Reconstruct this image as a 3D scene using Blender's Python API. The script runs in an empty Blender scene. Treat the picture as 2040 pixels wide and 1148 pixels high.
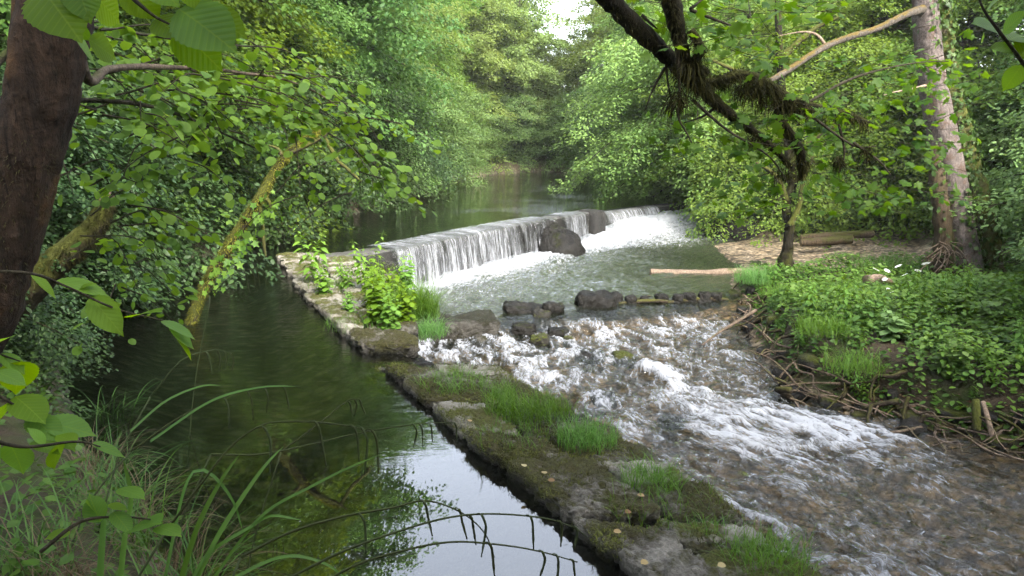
import bpy, math, random
import numpy as np
R = np.random.default_rng(11)
random.seed(11)
sc = bpy.context.scene
COL = sc.collection
PI = math.pi

# ------------------------------------------------------------------ camera
CH, TH, FPX = 2.6, math.radians(11.4), 1512.0
cam = bpy.data.cameras.new('camera')
cam.lens = 36 * FPX / 2040; cam.sensor_width = 36; cam.clip_start = .05; cam.clip_end = 900
co = bpy.data.objects.new('camera', cam); COL.objects.link(co)
co.location = (0, 0, CH); co.rotation_euler = (PI / 2 - TH, 0, 0)
sc.camera = co

def vdir(px, py):
    u = (px - 1020) / FPX; v = (574 - py) / FPX
    return np.array((u, math.cos(TH) + v * math.sin(TH), -math.sin(TH) + v * math.cos(TH)))
def at(px, py, z=0.):
    d = vdir(px, py); k = (z - CH) / d[2]
    return np.array((d[0] * k, d[1] * k, z))
def ray(px, py, Y):
    d = vdir(px, py); k = Y / d[1]
    return np.array((d[0] * k, Y, CH + d[2] * k))

# ------------------------------------------------------------------ noise
def _h(ix, iy, iz, s):
    n = (ix.astype(np.int64) * 374761393 + iy.astype(np.int64) * 668265263 + iz.astype(np.int64) * 2147483647 + s * 974711) & 0xffffffff
    n = ((n ^ (n >> 13)) * 1274126177) & 0xffffffff
    n = ((n ^ (n >> 16)) * 2246822519) & 0xffffffff
    return ((n ^ (n >> 15)) & 0xffffff) / float(0xffffff)
def vnoise(p, s=0):
    p = np.asarray(p, float); i = np.floor(p); f = p - i; f = f * f * f * (f * (f * 6 - 15) + 10)
    i = i.astype(np.int64); x, y, z = i[..., 0], i[..., 1], i[..., 2]
    fx, fy, fz = f[..., 0], f[..., 1], f[..., 2]
    def L(a, b, t): return a + (b - a) * t
    c = lambda a, b, d: _h(x + a, y + b, z + d, s)
    return L(L(L(c(0,0,0), c(1,0,0), fx), L(c(0,1,0), c(1,1,0), fx), fy),
             L(L(c(0,0,1), c(1,0,1), fx), L(c(0,1,1), c(1,1,1), fx), fy), fz) * 2 - 1
def fbm(p, o=4, s=0):
    p = np.asarray(p, float); a = 1.; r = 0; t = 0
    for k in range(o):
        r = r + a * vnoise(p + 17.3 * k, s + k); t += a; a *= .5; p = p * 2.03
    return r / t
def sst(a, b, x):
    t = np.clip((np.asarray(x, float) - a) / (b - a), 0, 1); return t * t * (3 - 2 * t)
def nrmz(v):
    v = np.asarray(v, float); return v / np.maximum(np.linalg.norm(v, axis=-1, keepdims=True), 1e-9)
def cr(P, n=8):
    P = np.asarray(P, float); Q = np.vstack([2 * P[0] - P[1], P, 2 * P[-1] - P[-2]]); out = []
    for i in range(1, len(Q) - 2):
        p0, p1, p2, p3 = Q[i - 1], Q[i], Q[i + 1], Q[i + 2]
        for t in np.arange(n) / n:
            out.append(.5 * (2 * p1 + (p2 - p0) * t + (2 * p0 - 5 * p1 + 4 * p2 - p3) * t * t + (3 * p1 - p0 - 3 * p2 + p3) * t ** 3))
    out.append(P[-1]); return np.array(out)
def lin(P, n):
    P = np.asarray(P, float); s = np.r_[0, np.cumsum(np.linalg.norm(np.diff(P, axis=0), axis=1))]
    t = np.linspace(0, s[-1], n); return np.stack([np.interp(t, s, P[:, k]) for k in range(P.shape[1])], 1)

# ------------------------------------------------------------------ mesh builder
class MB:
    def __init__(s): s.v = []; s.f = []; s.r = []; s.uv = []; s.m = []; s.n = 0
    def add(s, V, F, rnd=.5, uv=None, mi=0):
        V = np.asarray(V, float).reshape(-1, 3); n = len(V)
        s.v.append(V); s.r.append(np.broadcast_to(np.asarray(rnd, float), (n,)))
        s.uv.append(np.zeros((n, 2)) if uv is None else uv)
        for f in F:
            f = np.asarray(f, np.int64)
            s.f.append(f + s.n); s.m.append(np.full(len(f), mi))
        s.n += n
    def mesh(s, name, mats, smooth=True, attrs=None):
        me = bpy.data.meshes.new(name)
        V = np.concatenate(s.v); me.vertices.add(len(V)); me.vertices.foreach_set('co', V.astype(np.float32).ravel())
        lo = np.concatenate([f.ravel() for f in s.f]); sz = np.concatenate([np.full(len(f), f.shape[1]) for f in s.f])
        st = np.r_[0, np.cumsum(sz)[:-1]]
        me.loops.add(len(lo)); me.loops.foreach_set('vertex_index', lo.astype(np.int32))
        me.polygons.add(len(sz)); me.polygons.foreach_set('loop_start', st.astype(np.int32))
        mats = mats if isinstance(mats, (list, tuple)) else [mats]
        for m in mats: me.materials.append(m)
        me.polygons.foreach_set('material_index', np.concatenate(s.m).astype(np.int32))
        me.polygons.foreach_set('use_smooth', np.full(len(sz), smooth))
        a = me.attributes.new('rnd', 'FLOAT', 'POINT'); a.data.foreach_set('value', np.concatenate(s.r).astype(np.float32))
        u = me.uv_layers.new(name='UVMap'); u.data.foreach_set('uv', np.concatenate(s.uv)[lo].astype(np.float32).ravel())
        for k, val in (attrs or {}).items():
            a = me.attributes.new(k, 'FLOAT', 'POINT'); a.data.foreach_set('value', np.asarray(val, np.float32))
        me.update(calc_edges=True); me.validate()
        return me
    def build(s, name, mats, parent=None, loc=None, **k):
        return link(name, s.mesh(name, mats, **k), parent, loc)
def link(name, me, parent=None, loc=None):
    o = bpy.data.objects.new(name, me); COL.objects.link(o)
    if parent is not None: o.parent = parent
    if loc is not None: o.location = loc
    return o
def tag(o, label=None, cat=None, group=None, kind=None):
    for k, v in (('label', label), ('category', cat), ('group', group), ('kind', kind)):
        if v: o[k] = v
    return o
def thing(name, label, cat, loc=(0, 0, 0), rz=0, group=None):
    o = bpy.data.objects.new(name, None); COL.objects.link(o); o.empty_display_size = .1
    o.location = [float(c) for c in loc]; o.rotation_euler = (0, 0, rz); return tag(o, label, cat, group)
def copy_tree(o, parent=None):
    c = o.copy(); COL.objects.link(c)
    if parent is not None: c.parent = parent
    for ch in list(o.children): copy_tree(ch, c)
    return c

def grid_faces(nu, nv, wrap=False):
    i = np.arange(nu - 1)[:, None]; j = np.arange(nv if wrap else nv - 1)[None, :]; j2 = (j + 1) % nv
    return np.stack([i * nv + j, i * nv + j2, (i + 1) * nv + j2, (i + 1) * nv + j], -1).reshape(-1, 4)
def tube(mb, P, rad, sides=8, rough=0., seed=0, rnd=.5, ns=3., cap=True, mi=0, flute=0.):
    P = np.asarray(P, float); n = len(P); rad = np.broadcast_to(np.asarray(rad, float), (n,))
    T = nrmz(np.gradient(P, axis=0))
    ref = np.array((0., 0, 1)) if abs(T[:, 2]).mean() < .8 else np.array((1., .2, 0))
    A = nrmz(np.cross(T, ref)); B = np.cross(A, T)
    th = np.arange(sides) / sides * 2 * PI
    c = np.cos(th)[None, :, None]; s_ = np.sin(th)[None, :, None]
    D = A[:, None] * c + B[:, None] * s_
    rr = np.repeat(rad[:, None], sides, 1)
    if rough: 
        V0 = P[:, None] + D * rr[..., None]
        rr = rr * (1 + rough * fbm(V0 * ns, 4, seed) + rough * .7 * fbm(V0 * ns * 4, 2, seed + 9))
    if flute: rr = rr * (1 + flute * np.sin(th * 5 + 1.3 * seed)[None, :] + flute * .7 * np.sin(th * 3 + seed)[None, :])
    V = P[:, None] + D * rr[..., None]
    s = np.r_[0, np.cumsum(np.linalg.norm(np.diff(P, axis=0), axis=1))]
    uv = np.stack([np.repeat((th / (2 * PI))[None], n, 0), np.repeat(s[:, None], sides, 1)], -1).reshape(-1, 2)
    F = [grid_faces(n, sides, True)[:, ::-1]]
    V = V.reshape(-1, 3)
    if cap:
        V = np.vstack([V, P[0], P[-1]]); uv = np.vstack([uv, (0, 0), (0, s[-1])]); k = n * sides
        a = np.arange(sides); b = (a + 1) % sides
        F += [np.stack([a, b, np.full(sides, k)], 1), np.stack([b + (n - 1) * sides, a + (n - 1) * sides, np.full(sides, k + 1)], 1)]
    mb.add(V, F, rnd, uv, mi)

# leaf templates: y along the leaf, x across, z up
def leaf_t(out, fold=.12, curl=.12):
    """out: half outline (x,y) from base to tip; midrib vertices at the same y"""
    out = np.array(out, float); n = len(out)
    mid = np.stack([np.zeros(n), out[:, 1], -curl * out[:, 1] ** 2], 1)
    lf = np.stack([-out[:, 0], out[:, 1], fold * out[:, 0] - curl * out[:, 1] ** 2], 1)
    rt = lf * (-1, 1, 1)
    V = np.vstack([mid, lf[1:-1], rt[1:-1]]); m = n - 2
    F4, F3 = [], []
    L = lambda i: n + i - 1
    Q = lambda i: n + m + i - 1
    F3 += [(0, Q(1), 1), (0, 1, L(1))]
    for i in range(1, n - 2):
        F4 += [(i, Q(i), Q(i + 1), i + 1), (i, i + 1, L(i + 1), L(i))]
    F3 += [(n - 2, Q(n - 2), n - 1), (n - 2, n - 1, L(n - 2))]
    Fs = [np.array(F3)]
    if F4: Fs.append(np.array(F4))
    return V, Fs
LEAF4 = leaf_t([(0, 0), (.3, .45), (0, 1)], .25, .1)
LEAF6 = leaf_t([(0, 0), (.27, .28), (.26, .65), (0, 1)], .2, .12)
NETTLE = leaf_t([(0, 0), (.2, .18), (.24, .35), (.14, .7), (0, 1)], .25, .25)
HAZEL = leaf_t([(0, 0), (.27, .1), (.4, .28), (.44, .5), (.38, .72), (.2, .88), (0, 1)], .12, .12)
def serrated(nseg=12):
    o = [(0, 0)]
    for i in range(1, nseg):
        y = i / nseg; w = .41 * math.sin(PI * min(1, y * 1.02) ** .8) ** .75
        if y > .8: w *= 1 - .6 * (y - .8) / .2
        o += [(w, y), (w * .93, y + .02)]
    o.append((0, 1.02)); return o
HAZELBIG = leaf_t(serrated(), .1, .14)
def maple():
    pts = [(0, 0), (.16, -.1), (.42, -.06), (.33, .12), (.62, .3), (.55, .42), (.58, .56), (.36, .52), (.24, .56), (.3, .76), (.14, .82), (0, 1.05)]
    full = pts + [(-x, y) for x, y in pts[-2:0:-1]]
    c = (0, .3); V = [(c[0], c[1], .05)] + [(x, y, -.1 * (abs(x) + .3 * y * y)) for x, y in full]
    n = len(full); F = [(0, 1 + i, 1 + (i + 1) % n) for i in range(n)]
    return np.array(V, float), [np.array(F)]
MAPLE = maple()
IVY = (np.array([(0, 0, 0), (.4, -.1, 0), (.3, .3, .04), (.5, .5, 0), (.16, .6, .04), (0, 1, -.06), (-.16, .6, .04), (-.5, .5, 0), (-.3, .3, .04), (-.4, -.1, 0)], float), [np.array([(0, 1, 2), (0, 2, 4), (2, 3, 4), (0, 4, 5), (0, 5, 6), (0, 6, 8), (6, 7, 8), (0, 8, 9)])])
def leaves(mb, T, pos, d, n, size, rnd, mi=0, wid=None):
    V, Fs = T; N = len(pos)
    if N == 0: return
    y = nrmz(d); x = nrmz(np.cross(y, n)); z = np.cross(x, y)
    size = np.broadcast_to(np.asarray(size, float), (N,))[:, None, None]
    w = 1. if wid is None else np.asarray(wid, float)[:, None, None]
    W = pos[:, None] + size * (V[None, :, 0:1] * w * x[:, None] + V[None, :, 1:2] * y[:, None] + V[None, :, 2:3] * z[:, None])
    off = (np.arange(N) * len(V))[:, None, None]
    F = [(f[None] + off).reshape(-1, f.shape[1]) for f in Fs]
    uv = np.tile(V[:, :2], (N, 1))
    mb.add(W.reshape(-1, 3), F, np.repeat(np.broadcast_to(rnd, (N,)), len(V)), uv, mi)
def blades(mb, base, az, L, W, th0, bend, K=7, rnd=.5, mi=0, fold=.25, taper=1.6):
    base = np.asarray(base, float); N = len(base); t = np.linspace(0, 1, K + 1)
    g = lambda a: np.broadcast_to(np.asarray(a, float), (N,))
    az, L, W, th0, bend = map(g, (az, L, W, th0, bend))
    th = th0[:, None] + bend[:, None] * t[None] ** 1.3
    dl = L[:, None] / K
    h = np.concatenate([np.zeros((N, 1)), np.cumsum(np.sin((th[:, 1:] + th[:, :-1]) / 2) * dl, 1)], 1)
    v = np.concatenate([np.zeros((N, 1)), np.cumsum(np.cos((th[:, 1:] + th[:, :-1]) / 2) * dl, 1)], 1)
    ca, sa = np.cos(az)[:, None], np.sin(az)[:, None]
    C = base[:, None] + np.stack([h * ca, h * sa, v], -1)
    w = W[:, None] * np.clip(.55 + .9 * t, 0, 1)[None] * (1 - t[None] ** taper) * .5 + .0002
    S = np.stack([-sa * w, ca * w, np.zeros_like(w)], -1)
    up = np.stack([-np.cos(th) * ca, -np.cos(th) * sa, np.sin(th)], -1) * (w * fold)[..., None]
    V = np.stack([C - S + up, C, C + S + up], 2)       # N,K+1,3,3
    n3 = (K + 1) * 3
    f = np.array([(k * 3 + a, k * 3 + a + 1, (k + 1) * 3 + a + 1, (k + 1) * 3 + a) for k in range(K) for a in (0, 1)])
    F = (f[None] + (np.arange(N) * n3)[:, None, None]).reshape(-1, 4)
    mb.add(V.reshape(-1, 3), [F], np.repeat(g(rnd), n3), None, mi)

def cubesphere(n):
    t = np.linspace(-1, 1, n + 1); a, b = np.meshgrid(t, t, indexing='ij'); o = np.ones_like(a)
    Vs = []; Fs = []; k = 0
    for ax, sg in ((0, 1), (0, -1), (1, 1), (1, -1), (2, 1), (2, -1)):
        q = [None] * 3; q[ax] = o * sg; q[(ax + 1) % 3] = a * sg; q[(ax + 2) % 3] = b
        Vs.append(np.stack(q, -1).reshape(-1, 3)); Fs.append(grid_faces(n + 1, n + 1) + k); k += (n + 1) ** 2
    V = np.concatenate(Vs); F = np.concatenate(Fs)
    key = np.round(V * 1e5).astype(np.int64); _, idx, inv = np.unique(key, axis=0, return_index=True, return_inverse=True)
    F = inv.reshape(-1)[F]; V = V[idx]
    fn = np.cross(V[F[:, 1]] - V[F[:, 0]], V[F[:, 2]] - V[F[:, 0]]); fl = (fn * V[F].mean(1)).sum(1) < 0; F[fl] = F[fl][:, ::-1]
    return V, F
CS = {n: cubesphere(n) for n in (8, 14, 22, 36)}
def rock(mb, c, size, seed=0, n=14, p=3., amp=.18, ns=1.6, quad=None, rz=0., mi=0, fine=.05, shear=None, tapr=0.):
    V, F = CS[n]
    U = V / (np.abs(V) ** p).sum(1, keepdims=True) ** (1 / p)
    size = np.asarray(size, float)
    if quad is not None:       # quad: 4 corners ccw (xy), size[2] half thickness, c[2] centre z
        q = np.asarray(quad, float); a = (U[:, :1] * .5 + .5); b = (U[:, 1:2] * .5 + .5)
        xy = (q[0] * (1 - a) + q[1] * a) * (1 - b) + (q[3] * (1 - a) + q[2] * a) * b
        W = np.column_stack([xy, c[2] + U[:, 2] * size[2]])
        sc_ = .25
    else:
        W = U * size; W[:, :2] *= 1 - tapr * U[:, 2:3]; W[:, :2] += (0 if shear is None else W[:, 2:3] * np.array(shear)); ca, sa = math.cos(rz), math.sin(rz)
        W = np.column_stack([W[:, 0] * ca - W[:, 1] * sa, W[:, 0] * sa + W[:, 1] * ca, W[:, 2]]) + np.asarray(c, float)
        sc_ = size.mean()
    nn = nrmz(U)
    k = ns / sc_
    dsp = fbm(W * k * .5 + seed * 3.7, 3, seed) * amp * sc_ * 1.2 + fbm(W * k * 2. + seed, 4, seed + 5) * amp * sc_ * .5 + fbm(W * 28., 2, seed + 3) * fine * sc_ * .5
    mb.add(W + nn * dsp[:, None], [F], .5, None, mi)

# ------------------------------------------------------------------ materials
def nd(nt, typ, ins=None, **kw):
    n = nt.nodes.new(typ)
    for k, v in kw.items(): setattr(n, k, v)
    for k, v in (ins or {}).items():
        s = n.inputs[k]
        if isinstance(v, bpy.types.NodeSocket): nt.links.new(v, s)
        else: s.default_value = v
    return n
def newmat(name):
    m = bpy.data.materials.new(name); m.use_nodes = True; nt = m.node_tree; nt.nodes.clear()
    return m, nt, nd(nt, 'ShaderNodeOutputMaterial')
def rgb(*c): return (c[0], c[1], c[2], 1)
def ramp(nt, fac, stops, interp='LINEAR'):
    r = nd(nt, 'ShaderNodeValToRGB', {'Fac': fac}); e = r.color_ramp; e.interpolation = interp
    while len(e.elements) < len(stops): e.elements.new(.5)
    for el, (p, c) in zip(e.elements, stops): el.position = p; el.color = rgb(*c) if not np.isscalar(c) else rgb(c, c, c)
    return r.outputs['Color']
def mth(nt, op, a, b=.5, c=None, clamp=False):
    n = nd(nt, 'ShaderNodeMath', {0: a, 1: b}, operation=op, use_clamp=clamp)
    if c is not None:
        if isinstance(c, bpy.types.NodeSocket): nt.links.new(c, n.inputs[2])
        else: n.inputs[2].default_value = c
    return n.outputs[0]
def mix(nt, f, a, b):
    n = nd(nt, 'ShaderNodeMix', data_type='RGBA')
    for i, v in ((0, f), (6, a), (7, b)):
        if isinstance(v, bpy.types.NodeSocket): nt.links.new(v, n.inputs[i])
        else: n.inputs[i].default_value = v if i == 0 else (v if len(v) == 4 else rgb(*v))
    return n.outputs[2]
def noise(nt, vec, scale, detail=4, rough=.55, dist=0.):
    return nd(nt, 'ShaderNodeTexNoise', {'Vector': vec, 'Scale': scale, 'Detail': detail, 'Roughness': rough, 'Distortion': dist}).outputs['Fac']
def mapr(nt, v, a, b, c=0., d=1.):
    return nd(nt, 'ShaderNodeMapRange', {0: v, 1: a, 2: b, 3: c, 4: d}).outputs[0]
def attr(nt, name): return nd(nt, 'ShaderNodeAttribute', attribute_name=name).outputs['Fac']
def objc(nt): return nd(nt, 'ShaderNodeTexCoord').outputs['Object']
def geoP(nt): return nd(nt, 'ShaderNodeNewGeometry').outputs['Position']
def mapping(nt, vec, sc_): return nd(nt, 'ShaderNodeMapping', {'Vector': vec, 'Scale': sc_}).outputs[0]
def upz(nt): return nd(nt, 'ShaderNodeSeparateXYZ', {0: nd(nt, 'ShaderNodeNewGeometry').outputs['Normal']}).outputs[2]
def bump(nt, h, st, dist): return nd(nt, 'ShaderNodeBump', {'Height': h, 'Strength': st, 'Distance': dist}).outputs[0]

def leafmat(name, lo, hi, trans=.4, tcol=None, rough=.5, veins=False, spec=.2, vary=.2):
    m, nt, out = newmat(name)
    r = attr(nt, 'rnd'); oi = nd(nt, 'ShaderNodeObjectInfo').outputs['Random']
    c = mix(nt, r, lo, hi)
    c = nd(nt, 'ShaderNodeHueSaturation', {'Color': c, 'Hue': mapr(nt, oi, 0, 1, .485, .515), 'Value': mapr(nt, oi, 0, 1, 1 - vary, 1 + vary), 'Saturation': mapr(nt, oi, 0, 1, 1.08, .9)}).outputs[0]
    nrm = None
    if veins:
        uv = nd(nt, 'ShaderNodeUVMap').outputs[0]; s = nd(nt, 'ShaderNodeSeparateXYZ', {0: uv})
        ax = mth(nt, 'ABSOLUTE', s.outputs[0], 0); w = mth(nt, 'SUBTRACT', s.outputs[1], mth(nt, 'MULTIPLY', ax, .8))
        v = mth(nt, 'PINGPONG', mth(nt, 'MULTIPLY', w, 9.), .5)
        c = mix(nt, mapr(nt, v, .0, .12, .35, 0.), c, (hi[0] * 1.3, hi[1] * 1.15, hi[2] * 1.3))
        c = mix(nt, mapr(nt, ax, 0., .018, .5, 0.), c, (hi[0] * 1.5, hi[1] * 1.2, hi[2] * 1.5))
        c = mix(nt, mapr(nt, noise(nt, objc(nt), 25), .35, .75, 0, .3), c, lo)
        nrm = bump(nt, v, .35, .004)
    p = nd(nt, 'ShaderNodeBsdfPrincipled', {'Base Color': c, 'Roughness': rough, 'Specular IOR Level': spec})
    if nrm: nt.links.new(nrm, p.inputs['Normal'])
    tc = nd(nt, 'ShaderNodeHueSaturation', {'Color': c, 'Hue': .48, 'Saturation': 1.1, 'Value': 1.5}).outputs[0]
    t = nd(nt, 'ShaderNodeBsdfTranslucent', {'Color': tc})
    nt.links.new(nd(nt, 'ShaderNodeMixShader', {0: trans, 1: p.outputs[0], 2: t.outputs[0]}).outputs[0], out.inputs[0])
    return m
def barkmat(name, c1, c2, moss=(.05, .06, .012), mossamt=.4, sx=9., sz=1.5, bstr=.8, patch=None, upmoss=.5):
    m, nt, out = newmat(name); P = objc(nt)
    uv = nd(nt, 'ShaderNodeUVMap').outputs[0]
    n1 = noise(nt, mapping(nt, P, (sx, sx, sz)), 1.6, 8, .65, .4)
    n2 = noise(nt, P, 2.3, 5, .6); n3 = noise(nt, P, 38, 4, .7)
    c = mix(nt, mapr(nt, n1, .32, .68), c1, c2)
    if patch: c = mix(nt, mapr(nt, noise(nt, P, 5., 5, .65), .52, .62), c, patch)
    c = mix(nt, mapr(nt, n3, .42, .72, .0, .75), c, (c1[0] * .4, c1[1] * .4, c1[2] * .4))
    c = mix(nt, mapr(nt, noise(nt, mapping(nt, P, (sx * 2.5, sx * 2.5, sz * 1.6)), 2.2, 5, .7, .8), .56, .66, 0, .8), c, (c1[0] * .25, c1[1] * .25, c1[2] * .25))
    mo = mth(nt, 'ADD', mth(nt, 'MULTIPLY', upz(nt), upmoss), mth(nt, 'MULTIPLY', mth(nt, 'SUBTRACT', n2, .5), 2.6))
    mo = mapr(nt, mo, 1 - 2 * mossamt - .15, 1 - 2 * mossamt + .35)
    mc = mix(nt, n3, (moss[0] * .35, moss[1] * .4, moss[2] * .4), (moss[0] * 1.6, moss[1] * 1.55, moss[2] * 1.3))
    c = mix(nt, mo, c, mc)
    h = mth(nt, 'ADD', n1, mth(nt, 'MULTIPLY', n3, mth(nt, 'ADD', mth(nt, 'MULTIPLY', mo, .6), .25)))
    p = nd(nt, 'ShaderNodeBsdfPrincipled', {'Base Color': c, 'Roughness': .88, 'Specular IOR Level': .2, 'Normal': bump(nt, h, bstr, .04)})
    nt.links.new(p.outputs[0], out.inputs[0]); return m
def stonemat(name, c1, c2, moss=(.06, .075, .018), mossamt=.45, wet=0., wetz=None, sc_=1.):
    m, nt, out = newmat(name); P = geoP(nt)
    n1 = noise(nt, P, 3. * sc_, 8, .65, .3); n2 = noise(nt, P, 1.9 * sc_, 6, .65); n3 = noise(nt, P, 55 * sc_, 5, .75); n4 = noise(nt, P, 14 * sc_, 6, .7)
    c = mix(nt, mapr(nt, n1, .3, .7), c1, c2)
    c = mix(nt, mapr(nt, n3, .35, .7, .0, .55), c, (c1[0] * .35, c1[1] * .35, c1[2] * .35))
    c = mix(nt, mapr(nt, n4, .56, .66, 0, .7), c, (c2[0] * 1.25, c2[1] * 1.22, c2[2] * 1.2))
    mo = mth(nt, 'ADD', mth(nt, 'MULTIPLY', upz(nt), .35), mth(nt, 'ADD', mth(nt, 'MULTIPLY', mth(nt, 'SUBTRACT', n2, .5), 2.4), mth(nt, 'MULTIPLY', mth(nt, 'SUBTRACT', n4, .5), .9)))
    mo = mapr(nt, mo, .9 - 2 * mossamt, 1.15 - 2 * mossamt)
    mc = mix(nt, mapr(nt, n3, .25, .75), (moss[0] * .25, moss[1] * .25, moss[2] * .3), (moss[0] * 1.7, moss[1] * 1.6, moss[2] * 1.4))
    mc = mix(nt, mapr(nt, noise(nt, P, 6), .5, .7, 0, .6), mc, (moss[0] * 1.25, moss[0] * .95, moss[0] * .5))
    c = mix(nt, mo, c, mc)
    rgh = .9
    if wetz is not None:
        z = nd(nt, 'ShaderNodeSeparateXYZ', {0: P}).outputs[2]
        wf = mapr(nt, mth(nt, 'ADD', z, mth(nt, 'MULTIPLY', mth(nt, 'SUBTRACT', n4, .5), .12)), wetz + .02, wetz + .09, 1, 0)
        c = mix(nt, wf, c, mix(nt, .75, c, (.006, .006, .005))); rgh = mapr(nt, wf, 0, 1, .9, .25)
    if wet: rgh = .42
    h = mth(nt, 'ADD', n4, mth(nt, 'MULTIPLY', n3, mth(nt, 'ADD', mth(nt, 'MULTIPLY', mo, .8), .4)))
    p = nd(nt, 'ShaderNodeBsdfPrincipled', {'Base Color': c, 'Roughness': rgh, 'Specular IOR Level': .18 if wet else .3, 'Normal': bump(nt, h, 1., .035)})
    nt.links.new(p.outputs[0], out.inputs[0]); return m

M = {}
M['leaf_dark'] = leafmat('broadleaf dark', (0.040, 0.099, 0.021), (0.106, 0.190, 0.041), .45)
M['leaf_mid'] = leafmat('broadleaf mid', (0.057, 0.124, 0.023), (0.148, 0.237, 0.046), .48)
M['leaf_pale'] = leafmat('broadleaf pale', (0.086, 0.158, 0.029), (0.198, 0.286, 0.059), .5)
M['leaf_sun'] = leafmat('sunlit green leaf', (.105, .17, .045), (.215, .295, .09), .5)  # sunlight on the far trees put into a lighter, yellower leaf colour
M['leaf_hazel'] = leafmat('hazel leaf', (0.056, 0.124, 0.011), (0.134, 0.227, 0.022), .5)
M['leaf_near'] = leafmat('hazel leaf close', (0.078, 0.165, 0.014), (0.146, 0.268, 0.025), .6, veins=True, vary=.05)
M['leaf_maple'] = leafmat('maple leaf', (0.039, 0.113, 0.019), (0.101, 0.206, 0.034), .55)
M['leaf_shrub'] = leafmat('shrub leaf', (.07, .135, .04), (.16, .25, .075), .4, spec=.25)
M['leaf_cover'] = leafmat('bank plant leaf', (0.034, 0.088, 0.012), (0.095, 0.175, 0.025), .32, spec=.25)
M['leaf_nettle'] = leafmat('nettle leaf', (0.045, 0.124, 0.015), (0.112, 0.216, 0.028), .38, spec=.25)
M['leaf_wallplant'] = leafmat('wall plant leaf', (0.067, 0.154, 0.015), (0.157, 0.278, 0.031), .4, spec=.25)
M['leaf_evergreen'] = leafmat('dark shaded leaf', (.012, .034, .008), (.04, .075, .018), .2, spec=.25)  # canopy shade put into the shrub leaf colour; also dark bank plants
M['leaf_ivy'] = leafmat('ivy leaf', (0.017, 0.046, 0.007), (0.056, 0.103, 0.019), .2, spec=.25)
M['grass'] = leafmat('grass blade', (.05, .13, .02), (.12, .24, .045), .4)
M['sedge'] = leafmat('sedge blade', (.03, .085, .016), (.085, .17, .03), .35, spec=.25)
M['deadgrass'] = leafmat('dead grass', (.075, .055, .028), (.19, .155, .09), .25)
M['mossfuzz'] = leafmat('hanging moss', (.008, .008, .003), (.045, .045, .011), .2, spec=.1, rough=.9)
M['mossyellow'] = leafmat('yellow moss', (.085, .1, .018), (.27, .29, .06), .3, spec=.1, rough=.9)
M['mossgreen'] = leafmat('green brown moss', (.025, .028, .007), (.095, .1, .022), .25, spec=.1, rough=.9)
M['wallmoss'] = leafmat('wall moss', (.024, .025, .007), (.125, .14, .032), .25, spec=.1, rough=.9)
M['litter'] = leafmat('leaf litter', (.035, .02, .01), (.15, .095, .05), .15)
M['deadleaf'] = leafmat('fallen leaf', (.12, .07, .025), (.3, .23, .1), .2)
M['petal'] = leafmat('white petal', (.7, .7, .66), (.82, .82, .8), .3, vary=.03)
M['spike'] = leafmat('sedge spike', (.02, .03, .01), (.05, .06, .022), .1, rough=.8)
M['bark_dark'] = barkmat('dark furrowed bark', (.012, .008, .006), (.05, .031, .02), (.12, .058, .018), .37, 8, 1.6, 1., upmoss=.2)
M['bark_tree'] = barkmat('woodland bark', (.018, .015, .011), (.06, .052, .042), (.04, .05, .012), .35)
M['bark_grey'] = barkmat('pale grey bark', (.055, .045, .041), (.165, .137, .124), (.06, .06, .02), .2, 7, 4, 1., patch=(.09, .062, .048))
M['bark_brown'] = barkmat('brown mossy bark', (.03, .021, .013), (.085, .06, .035), (.04, .042, .01), .4)
M['bark_moss'] = barkmat('moss covered bark', (.022, .018, .012), (.075, .06, .04), (.06, .066, .014), .62, upmoss=.9)
M['bark_bough'] = barkmat('dark mossy bough', (.008, .007, .004), (.024, .019, .012), (.035, .037, .009), .42, upmoss=1.1)
M['bark_lichen'] = barkmat('lichen branch', (.035, .03, .024), (.12, .1, .08), (.085, .06, .016), .33, 10, 3, upmoss=.8)
M['twig'] = barkmat('twig', (.02, .016, .01), (.06, .05, .03), (.04, .05, .012), .2)
M['deadwood'] = barkmat('bleached dead wood', (.14, .1, .07), (.32, .24, .18), (.08, .08, .03), .12, 14, 1.5)
M['stick'] = barkmat('washed up stick', (.06, .042, .03), (.19, .145, .105), (.07, .07, .02), .22, 14, 2)
M['root'] = barkmat('wet root', (.012, .009, .006), (.05, .037, .025), (.05, .05, .012), .42, 8, 2)
M['cutwood'] = stonemat('cut wood', (.17, .125, .07), (.28, .21, .13), mossamt=.05, sc_=4)
M['coping'] = stonemat('pale coping stone', (.17, .155, .125), (.38, .36, .31), (.075, .085, .02), .36, wetz=0.)
M['coping_moss'] = stonemat('mossy coping stone', (.07, .062, .05), (.27, .25, .215), (.05, .05, .014), .44, wetz=-.0)
M['boulder'] = stonemat('wet boulder', (.005, .0045, .004), (.018, .0165, .014), (.022, .028, .006), .25, wet=1)
M['boulder_moss'] = stonemat('mossy boulder', (.012, .011, .009), (.05, .047, .04), (.045, .056, .01), .42, wet=1)
M['weir'] = stonemat('wet weir stone', (.012, .012, .011), (.05, .048, .045), (.03, .032, .01), .2, wet=1, sc_=1.5)
M['weircrest'] = stonemat('weir crest stone', (.045, .043, .04), (.16, .155, .145), (.04, .045, .015), .12, wet=1, sc_=2)

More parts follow.
